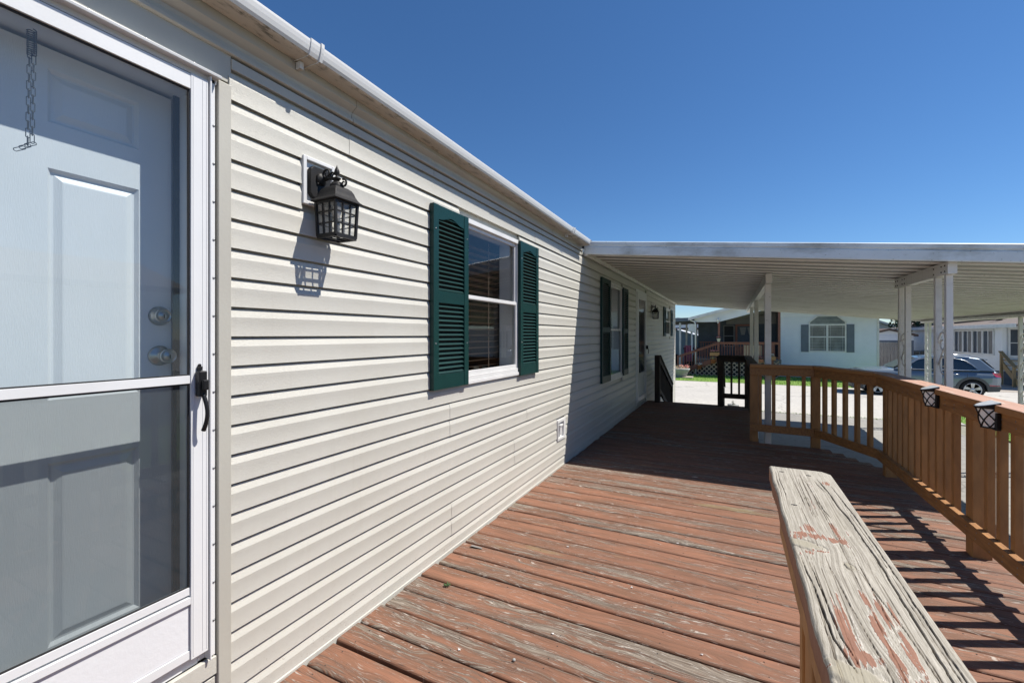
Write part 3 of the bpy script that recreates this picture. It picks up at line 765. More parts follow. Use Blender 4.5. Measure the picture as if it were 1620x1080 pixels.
# ---- electrical outlet on a white mounting block
OUT = thing('electrical_outlet', 'white recessed outlet box with its flap open low on the beige siding', 'outlet', (.0, 4.65, .31))
b = MB(); y0, y1, z0, z1 = 4.525, 4.775, .305, .535
b.box(.0, .030, y0, y0 + .02, z0, z1); b.box(.0, .030, y1 - .055, y1, z0, z1); b.box(.0, .030, y0 + .02, y1 - .055, z1 - .03, z1); b.box(.0, .030, y0 + .02, y1 - .055, z0, z0 + .03); b.box(.001, .004, y0 + .02, y1 - .055, z0 + .03, z1 - .03)
b.build('mounting_block', M['white_vinyl'], OUT, .003)
b = MB(); b.box(.004, .026, 4.615, 4.665, .36, .475); b.box(.004, .034, 4.60, 4.69, .455, .474); b.build('cover_flap', M['white_vinyl'], OUT, .003)

# ---- wall lanterns
def lantern(loc, label):
    L = thing('wall_lantern', label, 'wall lamp', loc, 'black lanterns on the siding')
    X, Y, Z = loc
    b = MB(); w, h = .0875, .11
    for q in ((-w, -w + .018, -h, h), (w - .018, w, -h, h), (-w + .018, w - .018, h - .018, h), (-w + .018, w - .018, -h, -h + .018)): b.box(X + .001, X + .026, Y + q[0], Y + q[1], Z + q[2], Z + q[3])
    b.box(X + .002, X + .008, Y - w + .018, Y + w - .018, Z - h + .018, Z + h - .018)
    b.build('mounting_block', M['white_vinyl'], L, .003)
    b = MB(); p = []
    for sx, sz in ((-1, -1), (1, -1), (1, 1), (-1, 1)):
        pts = [(.055, .045), (.040, .062)] if sx * sz > 0 else [(.040, .062), (.055, .045)]
        for a, c in pts: p.append((Y + sx * a, Z + sz * (c + .01)))
    b.prism(p, 'x', X + .0085, X + .034); b.lathe([(.006, .0), (.006, .004), (.002, .008)], (X + .034, Y - .02, Z - .005), 'x', 10)
    b.lathe([(.03, 0), (.026, .01), (.014, .016), (.010, .02)], (X + .034, Y, Z + .02), 'x', 16)
    b.build('back_plate', M['black_metal'], L, .004)
    cx, cy = X + .112, Y + .022; ztop = Z + .0; zr0 = Z - .097
    b = MB()       # curved arm with scrolls
    b.tube([(X + .05, Y + .005, Z + .02), (X + .075, Y + .012, Z + .026), (X + .095, Y + .018, Z + .020), (cx, cy, Z + .006)], [.010, .009, .008, .010], 8)
    def scroll(c, r0, turns, a0, sgn, rad=.0055):
        pts = []
        for i in range(28):
            t = i / 27; a = a0 + sgn * t * turns * 2 * PI; r_ = r0 * (1 - .75 * t)
            pts.append((c[0] + r_ * math.cos(a), c[1] + .1 * (c[0] - X), c[2] + r_ * math.sin(a)))
        b.tube(pts, [rad * (1 - .4 * i / 27) for i in range(28)], 6)
    scroll((X + .064, Y, Z + .044), .024, 1.1, PI, -1); scroll((X + .150, Y + .012, Z - .006), .020, 1.2, PI * .6, -1); scroll((X + .090, Y + .004, Z + .036), .014, 1.1, 0, 1)
    b.build('arm', M['black_metal'], L)
    b = MB(); b.lathe([(.011, 0), (.013, .006), (.018, .010), (.018, .014), (.008, .019), (.006, .025), (.011, .034), (.0125, .042), (.009, .054), (.003, .066), (.0008, .074)], (cx, cy, Z + .008), 'z', 14)
    b.build('finial', M['black_metal'], L)
    def frus(b, prof):
        vs = []; fs = []
        for r_, z in prof:
            for sx, sy in ((-1, -1), (1, -1), (1, 1), (-1, 1)): vs.append((cx + sx * r_, cy + sy * r_, z))
        for i in range(len(prof) - 1):
            for k in range(4): fs.append((i * 4 + k, i * 4 + (k + 1) % 4, i * 4 + 4 + (k + 1) % 4, i * 4 + 4 + k))
        fs.append((3, 2, 1, 0)); fs.append(tuple((len(prof) - 1) * 4 + k for k in range(4)))
        b.add(vs, fs)
    b = MB(); frus(b, [(.079, zr0), (.081, zr0 + .005), (.074, zr0 + .011), (.066, zr0 + .020), (.058, zr0 + .036), (.053, zr0 + .052), (.046, zr0 + .064), (.036, zr0 + .072)])
    b.lathe([(.032, 0), (.030, .014), (.022, .020), (.020, .028)], (cx, cy, zr0 + .072), 'z', 18)
    b.build('lamp_hood', M['black_metal'], L, .002)
    zb = zr0 - .165; wt, wb = .063, .057
    b = MB()
    def P(side, u, t):      # side 0..3, u -1..1 across, t 0..1 up
        w = wb + (wt - wb) * t; z = zb + .008 + (zr0 - zb - .008) * t
        return {0: (cx + u * w, cy - w, z), 1: (cx + w, cy + u * w, z), 2: (cx - u * w, cy + w, z), 3: (cx - w, cy - u * w, z)}[side]
    for s_ in range(4):
        b.bar(P(s_, -1, 0), P(s_, -1, 1), .011, .011, (1, 0, 0))
        for u in (-.34, .34): b.bar(P(s_, u, 0), P(s_, u, 1), .0055, .0055, (1, 0, 0))
        for t in (.36, .69): b.bar(P(s_, -1, t), P(s_, 1, t), .0055, .0055)
        b.bar(P(s_, -1, .97), P(s_, 1, .97), .007, .010); b.bar(P(s_, -1, .03), P(s_, 1, .03), .009, .011)
    for q in ((-1, -1, 1, -1), (1, -1, 1, 1), (1, 1, -1, 1), (-1, 1, -1, -1)): b.bar((cx + q[0] * wb, cy + q[1] * wb, zb + .005), (cx + q[2] * wb, cy + q[3] * wb, zb + .005), .014, .010)
    for u in (-.34, .34): b.bar((cx + u * wb, cy - wb, zb + .004), (cx + u * wb, cy + wb, zb + .004), .005, .005)
    b.build('cage', M['black_metal'], L)
    b = MB(); k = .92
    for s_ in range(4):
        q = [P(s_, -k, .02), P(s_, k, .02), P(s_, k, .98), P(s_, -k, .98)]
        b.quad(*[(cx + (p[0] - cx) * .955, cy + (p[1] - cy) * .955, p[2]) for p in q])
    b.build('glass_pane', M['lamp_glass'], L)
    b = MB(); b.lathe([(.010, 0), (.018, .02), (.020, .035), (.016, .05), (.011, .06)], (cx, cy, zb + .10), 'z', 14); b.build('bulb', M['pot_white'], L)
    return L
la = lantern((.0, 1.416, 2.184), 'black caged wall lantern in full sun between front door and first window')
lb = copy_tree(la); lb.location = (.0, 10.85, 2.13)
lb['label'] = 'black caged wall lantern in the carport shade beside the second door'

# ------------------------------------------------------------------ deck
DK = thing('wooden_deck', 'long wooden deck of worn peeling reddish boards along the beige wall', 'deck', (0, 0, 0))
BP = .1635
def right_edge(y):
    if y < 6.10: return 3.37
    if y < 7.05: return 3.37 - (y - 6.10) * .62
    return 2.08
b = MB(); nails = MB(); bid = []
rnd = random.Random(11)
k0 = math.floor((-3.2 - 1.503) / BP); y = 1.503 + k0 * BP; idx = 0
while y < 10.2:
    g0, g1 = rnd.uniform(.003, .0075), rnd.uniform(.003, .0075)
    if 4.2 < y < 4.36: g0 = .016
    if abs(y - 1.503) < .02: g0 = .014
    ya, yb = y + g0, min(y + BP - g1, 10.24)
    xs = .026 + rnd.uniform(-.004, .014); xe = min(right_edge(ya), right_edge(yb)) + rnd.uniform(-.006, .006)
    dz = rnd.uniform(-.0022, .0018); tl = rnd.uniform(-.0016, .0016); tz = rnd.uniform(-.0015, .0015)
    W = yb - ya; ch = .009; n = 6
    prof = [(0, -.034), (0, -ch * .9), (ch * .35, -.0034)]
    for i in range(n + 1):
        u = i / n; prof.append((ch + (W - 2 * ch) * u, .0015 * (4 * (u - .5) ** 2) - .0015 + .0))
    prof += [(W - ch * .35, -.0034), (W, -ch * .9), (W, -.034)]
    segs = 14; vs = []; fs = []; m = len(prof)
    for s_ in range(segs + 1):
        u = s_ / segs; x = xs + (xe - xs) * u
        wy = .0022 * mn.noise(Vector((x * .8, idx * 7.3, 2.))); wz = .0012 * mn.noise(Vector((x * 1.1, idx * 3.3, 7.)))
        vs += [(x, ya + p[0] + wy, p[1] + dz + tl * (p[0] / W - .5) + wz + tz * (u - .5)) for p in prof]
    for s_ in range(segs):
        for q in range(m - 1): fs.append((s_ * m + q, s_ * m + q + 1, (s_ + 1) * m + q + 1, (s_ + 1) * m + q))
    fs.append(tuple(range(m))); fs.append(tuple(segs * m + q for q in range(m)))
    b.add(vs, fs); bid += [idx * 1.37 + 5] * len(fs)
    x = .12
    while x < xe:
        for t in (.2, .8):
            nails.lathe([(.0034, -.002), (.0034, .0002)], (x + rnd.uniform(-.012, .012), ya + W * t + rnd.uniform(-.006, .006), dz - .0004), 'z', 7)
        x += .44
    y += BP; idx += 1
pl = b.build('planking', M['deck'], DK, fixn=True)
at = pl.data.attributes.new('bid', 'FLOAT', 'FACE'); at.data.foreach_set('value', bid)
no = nails.build('nail_heads', M['rubber'], pl); no['kind'] = 'stuff'
b = MB()
for x in (.12, .56, 1.0, 1.44, 1.88): b.box(x - .02, x + .02, -3.1, 10.15, -.22, -.040)
for x in (2.32, 2.76, 3.2): b.box(x - .02, x + .02, -3.1, 6.4, -.22, -.040)
b.build('joist', M['joist'], DK)
b = MB(); b.box(3.335, 3.375, -3.15, 6.09, -.24, -.037); b.box(2.045, 2.085, 7.06, 10.2, -.24, -.037); b.bar((3.355, 6.11, -.14), (2.76, 7.07, -.14), .04, .2); b.box(.05, 2.085, 10.205, 10.245, -.24, -.037)
b.build('rim_board', M['brown_rail'], DK, .003)
b = MB()
for x, yy in ((3.28, -2), (3.28, 1), (3.28, 4), (2.0, 8.2), (2.0, 10.1), (.15, 10.1)): b = MB(); b.box(x - .05, x + .05, yy - .05, yy + .05, GZ, -.241); b.build('footing_post', M['joist'], DK)
# stair down to the drive at the far end
b = MB(); n = 6
for i in range(n - 1):
    z = -(i + 1) * (-GZ) / n; yy = 10.25 + i * .40
    b.box(.30, 1.52, yy, yy + .42, z - .04, z)
for x in (.30, 1.48): b.prism([(10.25, -.04), (10.25, -.30), (12.1, GZ + .0), (12.35, GZ), (12.35, -.86)], 'x', x - .03, x + .008)
b.build('stair', M['dark_wood'], DK, .004)
# scraps lying on the boards
sc_ = MB(); sc_.add([(.11, 2.62, .004), (.115, 2.585, .012), (.20, 2.60, .004), (.19, 2.618, .003)], [(0, 1, 2, 3)]); sc_.add([(.11, 2.62, .002), (.115, 2.585, .010), (.20, 2.60, .002), (.19, 2.618, .001)], [(3, 2, 1, 0)])
one(sc_, 'paint_chip', M['soffit_grey'], 'curled grey paint chip lying on the deck boards near the wall', 'paint chip', (.15, 2.6, .002))
def crumb(c, r, mat, label, cat, name):
    b = MB(); b.lathe([(r * .5, 0), (r, r * .5), (r * .85, r * 1.1), (r * .3, r * 1.5)], c, 'z', 7)
    one(b, name, mat, label, cat, c)
crumb((.86, 1.775, .0), .008, M['pot_grey'], 'small grey pebble lying loose on the middle of the worn deck', 'pebble', 'pebble')
rf_ = random.Random(12)
for fx, fy in ((.95, 2.02), (1.22, 2.6), (.72, 2.9), (1.05, 1.45), (1.4, 3.3), (.6, 1.72), (1.62, 2.2)):
    b = MB(); a = rf_.uniform(0, 6); q = [(fx + .009 * math.cos(a + t) * rf_.uniform(.5, 1.2), fy + .006 * math.sin(a + t) * rf_.uniform(.5, 1.2)) for t in (0, 1.4, 2.8, 4.2, 5.3)]
    b.add([(x, y, .003 + .003 * (k % 2)) for k, (x, y) in enumerate(q)] + [(x, y, .0015) for x, y in q], [(0, 1, 2, 3, 4), (9, 8, 7, 6, 5)] + [(k, 5 + k, 5 + (k + 1) % 5, (k + 1) % 5) for k in range(5)])
    one(b, 'paint_flake', M['pot_white'], 'tiny white paint flake lying on the worn deck boards', 'paint flake', (fx, fy, 0), 'paint flakes on the deck')
b = MB(); rr = random.Random(2)
for i in range(9):
    a = rr.uniform(0, 6.28); b.tube([(.24, 2.13, .002), (.24 + .015 * math.cos(a), 2.13 + .015 * math.sin(a), .012), (.24 + .022 * math.cos(a), 2.13 + .022 * math.sin(a), .006)], [.003, .004, .001], 5)
one(b, 'sprig', M['leaf'], 'tiny green sprig dropped in a board gap near the siding', 'sprig', (.24, 2.13, .0))

# ------------------------------------------------------------------ railings
def bal(b, x, y, z0, z1, w=.040): b.box(x - w / 2, x + w / 2, y - w / 2, y + w / 2, z0, z1)
RL = thing('deck_railing', 'brown stained deck railing with faded salmon top and clipped corner under the carport', 'railing', (3.2, 4.0, 0))
CAPZ0, CAPZ1 = 1.034, 1.076
# plan of the cap centre line: right run, clipped corner, front run
A0, A1, A2, A3 = (3.185, -1.2), (3.185, 5.97), (2.74, 6.92), (1.97, 6.97)
cap = MB()
hw = .078
def capseg(p, q, ext0=0, ext1=0, m0=None, m1=None):
    p, q = Vector((*p, 0)), Vector((*q, 0)); d = (q - p).normalized(); s = Vector((-d.y, d.x, 0)) * hw
    p0, q0 = p - d * ext0, q + d * ext1
    a, b_, c, e = p0 + s, p0 - s, q0 - s, q0 + s
    return a, b_, c, e, d
# mitred cap boards
def mitre(pts, hw):
    L, Rr = [], []
    for i, p in enumerate(pts):
        p = Vector(p)
        if i == 0: d = (Vector(pts[1]) - p).normalized(); n = Vector((-d.y, d.x)); k = 1
        elif i == len(pts) - 1: d = (p - Vector(pts[i - 1])).normalized(); n = Vector((-d.y, d.x)); k = 1
        else:
            d0 = (p - Vector(pts[i - 1])).normalized(); d1 = (Vector(pts[i + 1]) - p).normalized()
            n0, n1 = Vector((-d0.y, d0.x)), Vector((-d1.y, d1.x)); n = (n0 + n1).normalized(); k = 1 / n.dot(n0)
        L.append(p + n * hw * k); Rr.append(p - n * hw * k)
    return L, Rr
def mitred(b, pts, hw, z0, z1, gap=.0012, off=0.):
    pts = [Vector(p) for p in pts]
    if off:
        L, _ = mitre(pts, off); pts = L
    L, Rr = mitre(pts, hw)
    for i in range(len(pts) - 1):
        d = (pts[i + 1] - pts[i]).normalized() * gap
        q = [L[i] + d, Rr[i] + d, Rr[i + 1] - d, L[i + 1] - d]
        b.add([(v.x, v.y, z0) for v in q] + [(v.x, v.y, z1) for v in q], [(0, 1, 2, 3), (7, 6, 5, 4), (0, 4, 5, 1), (1, 5, 6, 2), (2, 6, 7, 3), (3, 7, 4, 0)])
PTS = [A0, A1, A2, A3]
# long right run is one board lengthwise: give it a little sag
mitred(cap, PTS, hw, CAPZ0, CAPZ1)
cap.build('cap_rail', M['rail_top'], RL, .006)
b = MB(); mitred(b, PTS, .020, .930, 1.0335, off=.030); b.build('top_rail', M['rail_board'], RL, .003)
b = MB(); mitred(b, PTS, .020, .150, .248, off=.030); b.build('bottom_rail', M['rail_board'], RL, .003)
rnd = random.Random(4)
# right run balusters and posts
posts_y = [-.9, 1.6, 4.03, 5.88]
y = -1.10
while y < 5.8:
    if all(abs(y - p) > .085 for p in posts_y):
        yy = y + rnd.uniform(-.008, .008); b = MB(); b.box(3.176, 3.216, yy - .0215, yy + .0215, .152, 1.033); b.build('baluster', M['brown_rail'], RL, .003)
    y += .149
for p in posts_y:
    b = MB(); b.box(3.178, 3.275, p - .05, p + .05, -.10, 1.033); b.build('post', M['brown_rail'], RL, .004)
def along(p, q, t): return (p[0] + (q[0] - p[0]) * t, p[1] + (q[1] - p[1]) * t)
def off_line(p, q, o):
    d = Vector((q[0] - p[0], q[1] - p[1])).normalized(); return Vector((d.y, -d.x)) * o
o1 = off_line(A1, A2, .012)
for t in (.17, .35, .53, .71, .87):
    x, yy = along(A1, A2, t); b = MB(); ang = math.atan2(A2[1] - A1[1], A2[0] - A1[0])
    b.bar((x + o1.x, yy + o1.y, .152), (x + o1.x, yy + o1.y, 1.033), .043, .043, (math.cos(ang), math.sin(ang), 0)); b.build('baluster', M['brown_rail'], RL, .003)
o2 = off_line(A2, A3, .012)
for t in (.185, .41, .63, .84):
    x, yy = along(A2, A3, t); b = MB(); bal(b, x + o2.x, yy + o2.y, .152, 1.033, .043); b.build('baluster', M['brown_rail'], RL, .003)
for x, yy in ((2.735, 6.985), (2.02, 7.01)):
    b = MB(); b.box(x - .05, x + .05, yy - .045, yy + .052, -.1, 1.033); b.build('post', M['brown_rail'], RL, .004)

b = MB(); rn = random.Random(8); y = -1.1
while y < 5.9:
    for z in (1.0, .965, .215, .178): b.lathe([(.0045, -.0008), (.0045, .0008)], (3.1348, y + rn.uniform(-.015, .015), z + rn.uniform(-.008, .008)), 'x', 7)
    y += .149
nh = b.build('nail_heads', M['steel'], RL); nh['kind'] = 'stuff'

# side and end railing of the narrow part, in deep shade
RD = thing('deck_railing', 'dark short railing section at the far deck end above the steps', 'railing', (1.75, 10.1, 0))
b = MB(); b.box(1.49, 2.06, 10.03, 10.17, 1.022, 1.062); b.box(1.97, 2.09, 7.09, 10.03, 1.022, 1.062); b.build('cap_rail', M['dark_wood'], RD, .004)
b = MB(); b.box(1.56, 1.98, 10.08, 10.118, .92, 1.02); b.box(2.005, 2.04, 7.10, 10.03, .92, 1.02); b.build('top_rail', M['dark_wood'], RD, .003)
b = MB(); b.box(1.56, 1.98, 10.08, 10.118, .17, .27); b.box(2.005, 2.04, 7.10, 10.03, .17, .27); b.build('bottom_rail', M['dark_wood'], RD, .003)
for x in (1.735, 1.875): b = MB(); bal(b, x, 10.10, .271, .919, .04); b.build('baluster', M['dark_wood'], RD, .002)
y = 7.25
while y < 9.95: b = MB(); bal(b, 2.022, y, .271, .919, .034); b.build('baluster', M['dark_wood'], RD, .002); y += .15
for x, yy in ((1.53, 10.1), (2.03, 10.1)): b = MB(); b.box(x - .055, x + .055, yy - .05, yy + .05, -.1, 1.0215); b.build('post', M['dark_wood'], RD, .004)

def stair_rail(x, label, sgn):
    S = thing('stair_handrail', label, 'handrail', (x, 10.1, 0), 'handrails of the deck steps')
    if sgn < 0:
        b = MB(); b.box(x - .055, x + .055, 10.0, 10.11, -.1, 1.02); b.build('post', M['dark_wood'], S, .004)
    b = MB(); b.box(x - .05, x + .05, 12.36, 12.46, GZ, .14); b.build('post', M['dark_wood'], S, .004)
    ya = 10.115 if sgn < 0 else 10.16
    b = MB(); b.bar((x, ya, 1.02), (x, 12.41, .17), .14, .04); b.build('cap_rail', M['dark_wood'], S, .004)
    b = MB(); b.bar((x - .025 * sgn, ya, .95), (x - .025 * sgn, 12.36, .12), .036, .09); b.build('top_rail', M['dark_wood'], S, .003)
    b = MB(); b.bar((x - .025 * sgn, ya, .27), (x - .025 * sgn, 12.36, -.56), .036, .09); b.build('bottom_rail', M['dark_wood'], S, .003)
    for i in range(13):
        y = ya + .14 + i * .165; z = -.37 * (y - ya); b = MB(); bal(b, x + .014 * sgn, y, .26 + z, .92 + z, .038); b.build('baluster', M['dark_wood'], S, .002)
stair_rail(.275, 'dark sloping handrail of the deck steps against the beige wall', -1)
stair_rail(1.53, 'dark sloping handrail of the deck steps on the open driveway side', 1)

# near weathered railing
WR = thing('weathered_railing', 'grey weathered railing end with peeling salmon paint close to the camera', 'railing', (1.92, .8, 0))
def near_cap():
    x0, x1, y0, y1, z1, th = 1.846, 1.996, -.75, 1.535, 1.086, .044
    nx = 190
    rows = [y0 + (.52 - y0) * k / 70 for k in range(70)] + [.52 + (y1 - .52) * k / 720 for k in range(721)]; ny = len(rows) - 1
    V = []; F = []; paint = []; grain = []; stain = []
    knots = [(.020, .985, .033, .020, 1.1), (.078, .924, .007, .013, .5), (.030, .628, .040, .026, 1.2), (.058, 1.262, .004, .006, .25)]    # across, along, half sizes, pull on the grain
    patches = [(.122, 1.408, .009, .022, 1.1), (.084, 1.385, .004, .04, .8), (.066, 1.225, .006, .05, .85), (.060, 1.18, .004, .03, .7), (.036, 1.032, .030, .013, 1.3), (.038, 1.065, .012, .028, 1.1), (.012, 1.016, .014, .012, 1.1), (.086, 1.075, .005, .045, 1.), (.094, 1.05, .004, .05, .9), (.080, 1.028, .016, .013, 1.2), (.105, 1.07, .003, .035, .75),
               (.040, .968, .018, .007, 1.), (.022, .952, .012, .008, .8), (.010, .94, .006, .008, .8), (.077, .82, .005, .030, 1.), (.091, .80, .006, .045, 1.), (.104, .79, .005, .04, .9), (.036, .72, .009, .065, 1.3), (.0405, .785, .0025, .05, .95), (.075, .745, .006, .05, 1.1), (.077, .68, .008, .045, 1.1), (.098, .705, .006, .045, 1.), (.046, .672, .02, .014, 1.2), (.002, .632, .013, .010, 1.1), (.088, .63, .022, .025, 1.1)]
    cA = [(.6, .123), (.67, .123), (.78, .124), (.88, .125), (.977, .127), (1.175, .122), (1.223, .117), (1.311, .1155), (1.40, .110), (1.468, .104)]
    cB = [(.635, .030), (.654, .027), (.694, .018), (.813, .014), (.925, .008), (.95, .006)]
    cC = [(1.15, .090), (1.194, .084), (1.247, .080), (1.395, .076), (1.47, .062)]
    cD = [(.655, .035), (.70, .027), (.78, .024), (.90, .019), (.95, .018)]
    cE = [(.6, .137), (.75, .1375), (.95, .139), (1.2, .137), (1.43, .127)]
    cF = [(1.33, .108), (1.38, .1015), (1.463, .093)]
    cG = [(.60, .066), (.72, .058), (.86, .05), (.93, .047)]
    cH = [(.6, .112), (.75, .106), (.86, .094), (.94, .086)]
    cracks = [(cA, .0010, .010), (cB, .0009, .006), (cC, .0006, .003), (cD, .0008, .005), (cE, .0007, .004), (cF, .0008, .004), (cG, .0005, .0025), (cH, .0006, .0025)]
    rq = random.Random(33)
    for _ in range(26):
        u_ = rq.uniform(.006, .144); ya = rq.uniform(.5, 1.3); L_ = rq.uniform(.10, .40); dr = rq.uniform(-.006, .006)
        cracks.append(([(ya, u_), (min(1.50, ya + L_), u_ + dr)], rq.uniform(.0003, .00055), rq.uniform(.0012, .003)))
    def interp(c, y):
        if y <= c[0][0] or y >= c[-1][0]: return None
        for (ya, ua), (yb, ub) in zip(c, c[1:]):
            if ya <= y <= yb: return ua + (ub - ua) * (y - ya) / (yb - ya)
    NZ = mn.noise
    for j in range(ny + 1):
        y = rows[j]
        end = max(0., 1 - (y1 - y) / .012)
        ch = .022 * max(0, 1 - (y1 - y) / .030)             # clipped far right corner
        cl = []
        for c, wd, dp in cracks:
            u0 = interp(c, y)
            if u0 is None: continue
            tap = min(1, (c[-1][0] - y) / .10, (y - c[0][0]) / .05 + .4)
            cl.append((u0 + .0010 * NZ(Vector((dp * 999, y * 34, 3.))) + .0012 * NZ(Vector((dp * 777, y * 11, 5.))), wd * tap * (1. + .5 * NZ(Vector((wd * 9e3, y * 14, 1)))), dp * tap))
        pl_ = [p for p in patches if abs(y - p[1]) < p[3] * 2.6]
        kl = [k for k in knots if abs(y - k[1]) < max(k[2], k[3]) * 5]
        eL = .0028 * NZ(Vector((3, y * 9, 0))) + .0008 * NZ(Vector((5, y * 60, 0)))
        for i in range(nx + 1):
            t = i / nx; w = (x1 - x0) - ch; u = t * w
            edge = min(u, w - u)
            x = x0 + u + eL * max(0, 1 - t * 3)
            wp = 0.; kn = 0.; hk = 0.
            for kx, ky, ra, rb, a in kl:
                dx, dy = u - kx, y - ky
                wp += a * ra * .55 * math.copysign(1, dx) * min(1, abs(dx) / ra) * math.exp(-(abs(dx) / (ra * 2.))) * math.exp(-(dy / (rb * 3.0)) ** 2)
                if abs(dx) < ra * 2.2 and abs(dy) < rb * 2.2:
                    d = math.hypot(dx / ra, (dy + .25 * dx) / rb) + .22 * NZ(Vector((u * 90, y * 90, kx)))
                    k = max(0, 1 - d); kn = max(kn, min(1, k * 2.2)); hk += -.0022 * math.exp(-((d - 1.) / .14) ** 2) + .0010 * min(1, k * 3)
            q = u - wp + .0022 * NZ(Vector((u * 9, y * 1.0, 4.)))
            n1 = NZ(Vector((q * 260, y * .9, 1.))); n2 = NZ(Vector((q * 560, y * 2.4, 5.))); n3 = NZ(Vector((q * 900, y * 12, 9.)))
            amt = .5 + .5 * NZ(Vector((q * 26, y * 2.2, 31.)))          # how open the grain is here
            line = max(0, 1 - abs(n1) * 7.) * (.30 + .9 * amt) + max(0, 1 - abs(n2) * 6) * .40
            h = .00022 * n1 + .0002 * n2 + .00015 * n3 - .0006 * line * amt + hk
            cr = 0.
            for u0, wd, dp in cl:
                d = abs(u - u0)
                if d < wd * 1.6:
                    k = 1 if d < wd * .6 else max(0, 1 - (d - wd * .6) / wd); cr = max(cr, k); h -= dp * k
            h -= .004 * max(0, 1 - edge / .005) ** 2 + .0035 * end ** 2
            h += .0006 * NZ(Vector((u * 20, y * 6, 11.)))
            pv = 0.
            if pl_:
                nn = .6 * NZ(Vector((q * 150, y * 11, 2.))) + .6 * NZ(Vector((q * 420, y * 26, 7.)))
                for px_, py_, sx, sy, a in pl_:
                    e = ((u - px_) / sx / 1.3) ** 2 + ((y - py_) / sy / 1.25) ** 2
                    if e < 4: pv = max(pv, .86 * a * math.exp(-e) + .6 * nn * math.exp(-e * .35))
            V.append((x, y + .003 * NZ(Vector((u * 40, 1, 1))) * (j == ny), z1 + h)); paint.append(max(0, pv - .45 * line) * (1 - kn)); grain.append(min(1, max(cr * 1.5, min(.85, .62 * line)))); stain.append(min(1, .9 * kn + .30 * max(0, NZ(Vector((u * 24, y * 4, 21.))) - .1)))
    m = nx + 1
    for j in range(ny):
        for i in range(nx): F.append((j * m + i, j * m + i + 1, (j + 1) * m + i + 1, (j + 1) * m + i))
    # sides
    base = len(V)
    ring = [j * m for j in range(ny + 1)] + [ny * m + i for i in range(1, nx + 1)] + [j * m + nx for j in range(ny - 1, -1, -1)]
    for r_ in ring:
        v = V[r_]; V.append((v[0], v[1], z1 - .012)); V.append((v[0], v[1], z1 - th)); paint += [.9, 1.3]; grain += [.1, .0]; stain += [0, 0]
    for k in range(len(ring) - 1):
        a, c = ring[k], ring[k + 1]; F.append((a, c, base + 2 * k + 2, base + 2 * k)); F.append((base + 2 * k, base + 2 * k + 2, base + 2 * k + 3, base + 2 * k + 1))
    F.append(tuple(base + 2 * k + 1 for k in range(len(ring))))
    b = MB(); b.smooth = True; b.add(V, F)
    o = b.build('cap_rail', M['weathered'], WR, fixn=True)
    for nm, vals in (('paint', paint), ('grain', grain), ('stain', stain)):
        a = o.data.attributes.new(nm, 'FLOAT', 'POINT'); a.data.foreach_set('value', vals)
    o.data.polygons[-1].use_smooth = False
    s = MB()
    for x, y in ((1.873, 1.475), (1.937, 1.468), (1.874, 1.20)): s.lathe([(.0035, 0), (.0035, .0008), (.001, .001)], (x, y, z1 - .0002), 'z', 8); s.box(x - .006, x + .006, y - .0015, y + .0015, z1 - .004, z1 + .0008)
    s.build('nail_head', M['rubber'], o)
near_cap()
b = MB(); b.box(1.862, 1.902, -.75, 1.40, .935, 1.0415); b.build('top_rail', M['brown_rail'], WR, .004)
b = MB(); b.box(1.862, 1.902, -.75, 1.40, .15, .25); b.build('bottom_rail', M['brown_rail'], WR, .004)
b = MB(); b.box(1.9025, 2.0, 1.16, 1.26, -.1, 1.0415); b.build('post', M['brown_rail'], WR, .004)
b = MB(); b.box(1.9025, 2.0, -.6, -.5, -.1, 1.0415); b.build('post', M['brown_rail'], WR, .004)
for y in (1.34, 1.06, .92, .78, .64, .50, .36, .22, .08, -.06, -.2, -.34): b = MB(); bal(b, 1.925, y, .152, 1.041, .043); b.build('baluster', M['brown_rail'], WR, .003)

# solar rail lights
def solar(y, label):
    S = thing('solar_light', label, 'rail light', (3.11, y, .95), 'solar lights on the brown railing')
    X, Z = 3.1335, .945; b = MB()
    # half-drum housing against the rail, wider at the top
    def arc(r, d, n=14): return [(X - d * math.sin(PI * i / n), y - r * math.cos(PI * i / n)) for i in range(n + 1)]
    b.box(X - .022, X, y - .062, y + .062, Z - .015, Z + .088); b.build('housing', M['black_plastic'], S, .004)
    def drum(b, r0, d0, z0, r1, d1, z1, n=14, k0=0., k1=0.):
        p, q = arc(r0, d0, n), arc(r1, d1, n); m = n + 1
        b.smooth = True
        lo = [(*v, z0 + k0 * (v[0] - X)) for v in p]; hi = [(*v, z1 + k1 * (v[0] - X)) for v in q]
        b.add(lo + hi, [(i, i + 1, m + i + 1, m + i) for i in range(n)])
        b.smooth = False
        b.add(hi, [tuple(range(m))]); b.add(lo, [tuple(range(m))])
    b = MB(); drum(b, .043, .062, Z, .055, .082, Z + .108); b.build('lens', M['solar_white'], S)
    b = MB(); drum(b, .060, .092, Z + .108, .062, .095, Z + .147, 14, 0., .32); b.build('rim', M['black_plastic'], S)
    b = MB(); drum(b, .059, .090, Z + .1475, .057, .087, Z + .150, 14, .32, .32); b.build('solar_panel', M['solar_panel'], S)
    b = MB(); drum(b, .046, .066, Z - .008, .046, .066, Z + .001)
    def on(t, u):
        r = .0445 + .012 * t; d = .0645 + .020 * t; a = PI * u
        return (X - d * math.sin(a), y - r * math.cos(a), Z + .108 * t)
    for k in range(4):
        for s_ in (1, -1):
            pts = []
            for i in range(11):
                t = i / 10; u = .25 * k + (.36 * t if s_ > 0 else .25 - .36 * t) - .05
                if 0 <= u <= 1: pts.append(on(t, u))
            if len(pts) > 2: b.tube(pts, .0036, 5)
    b.build('lattice', M['black_plastic'], S)
    return S
s1 = solar(4.42, 'small black solar light on the brown railing, farther of the two')
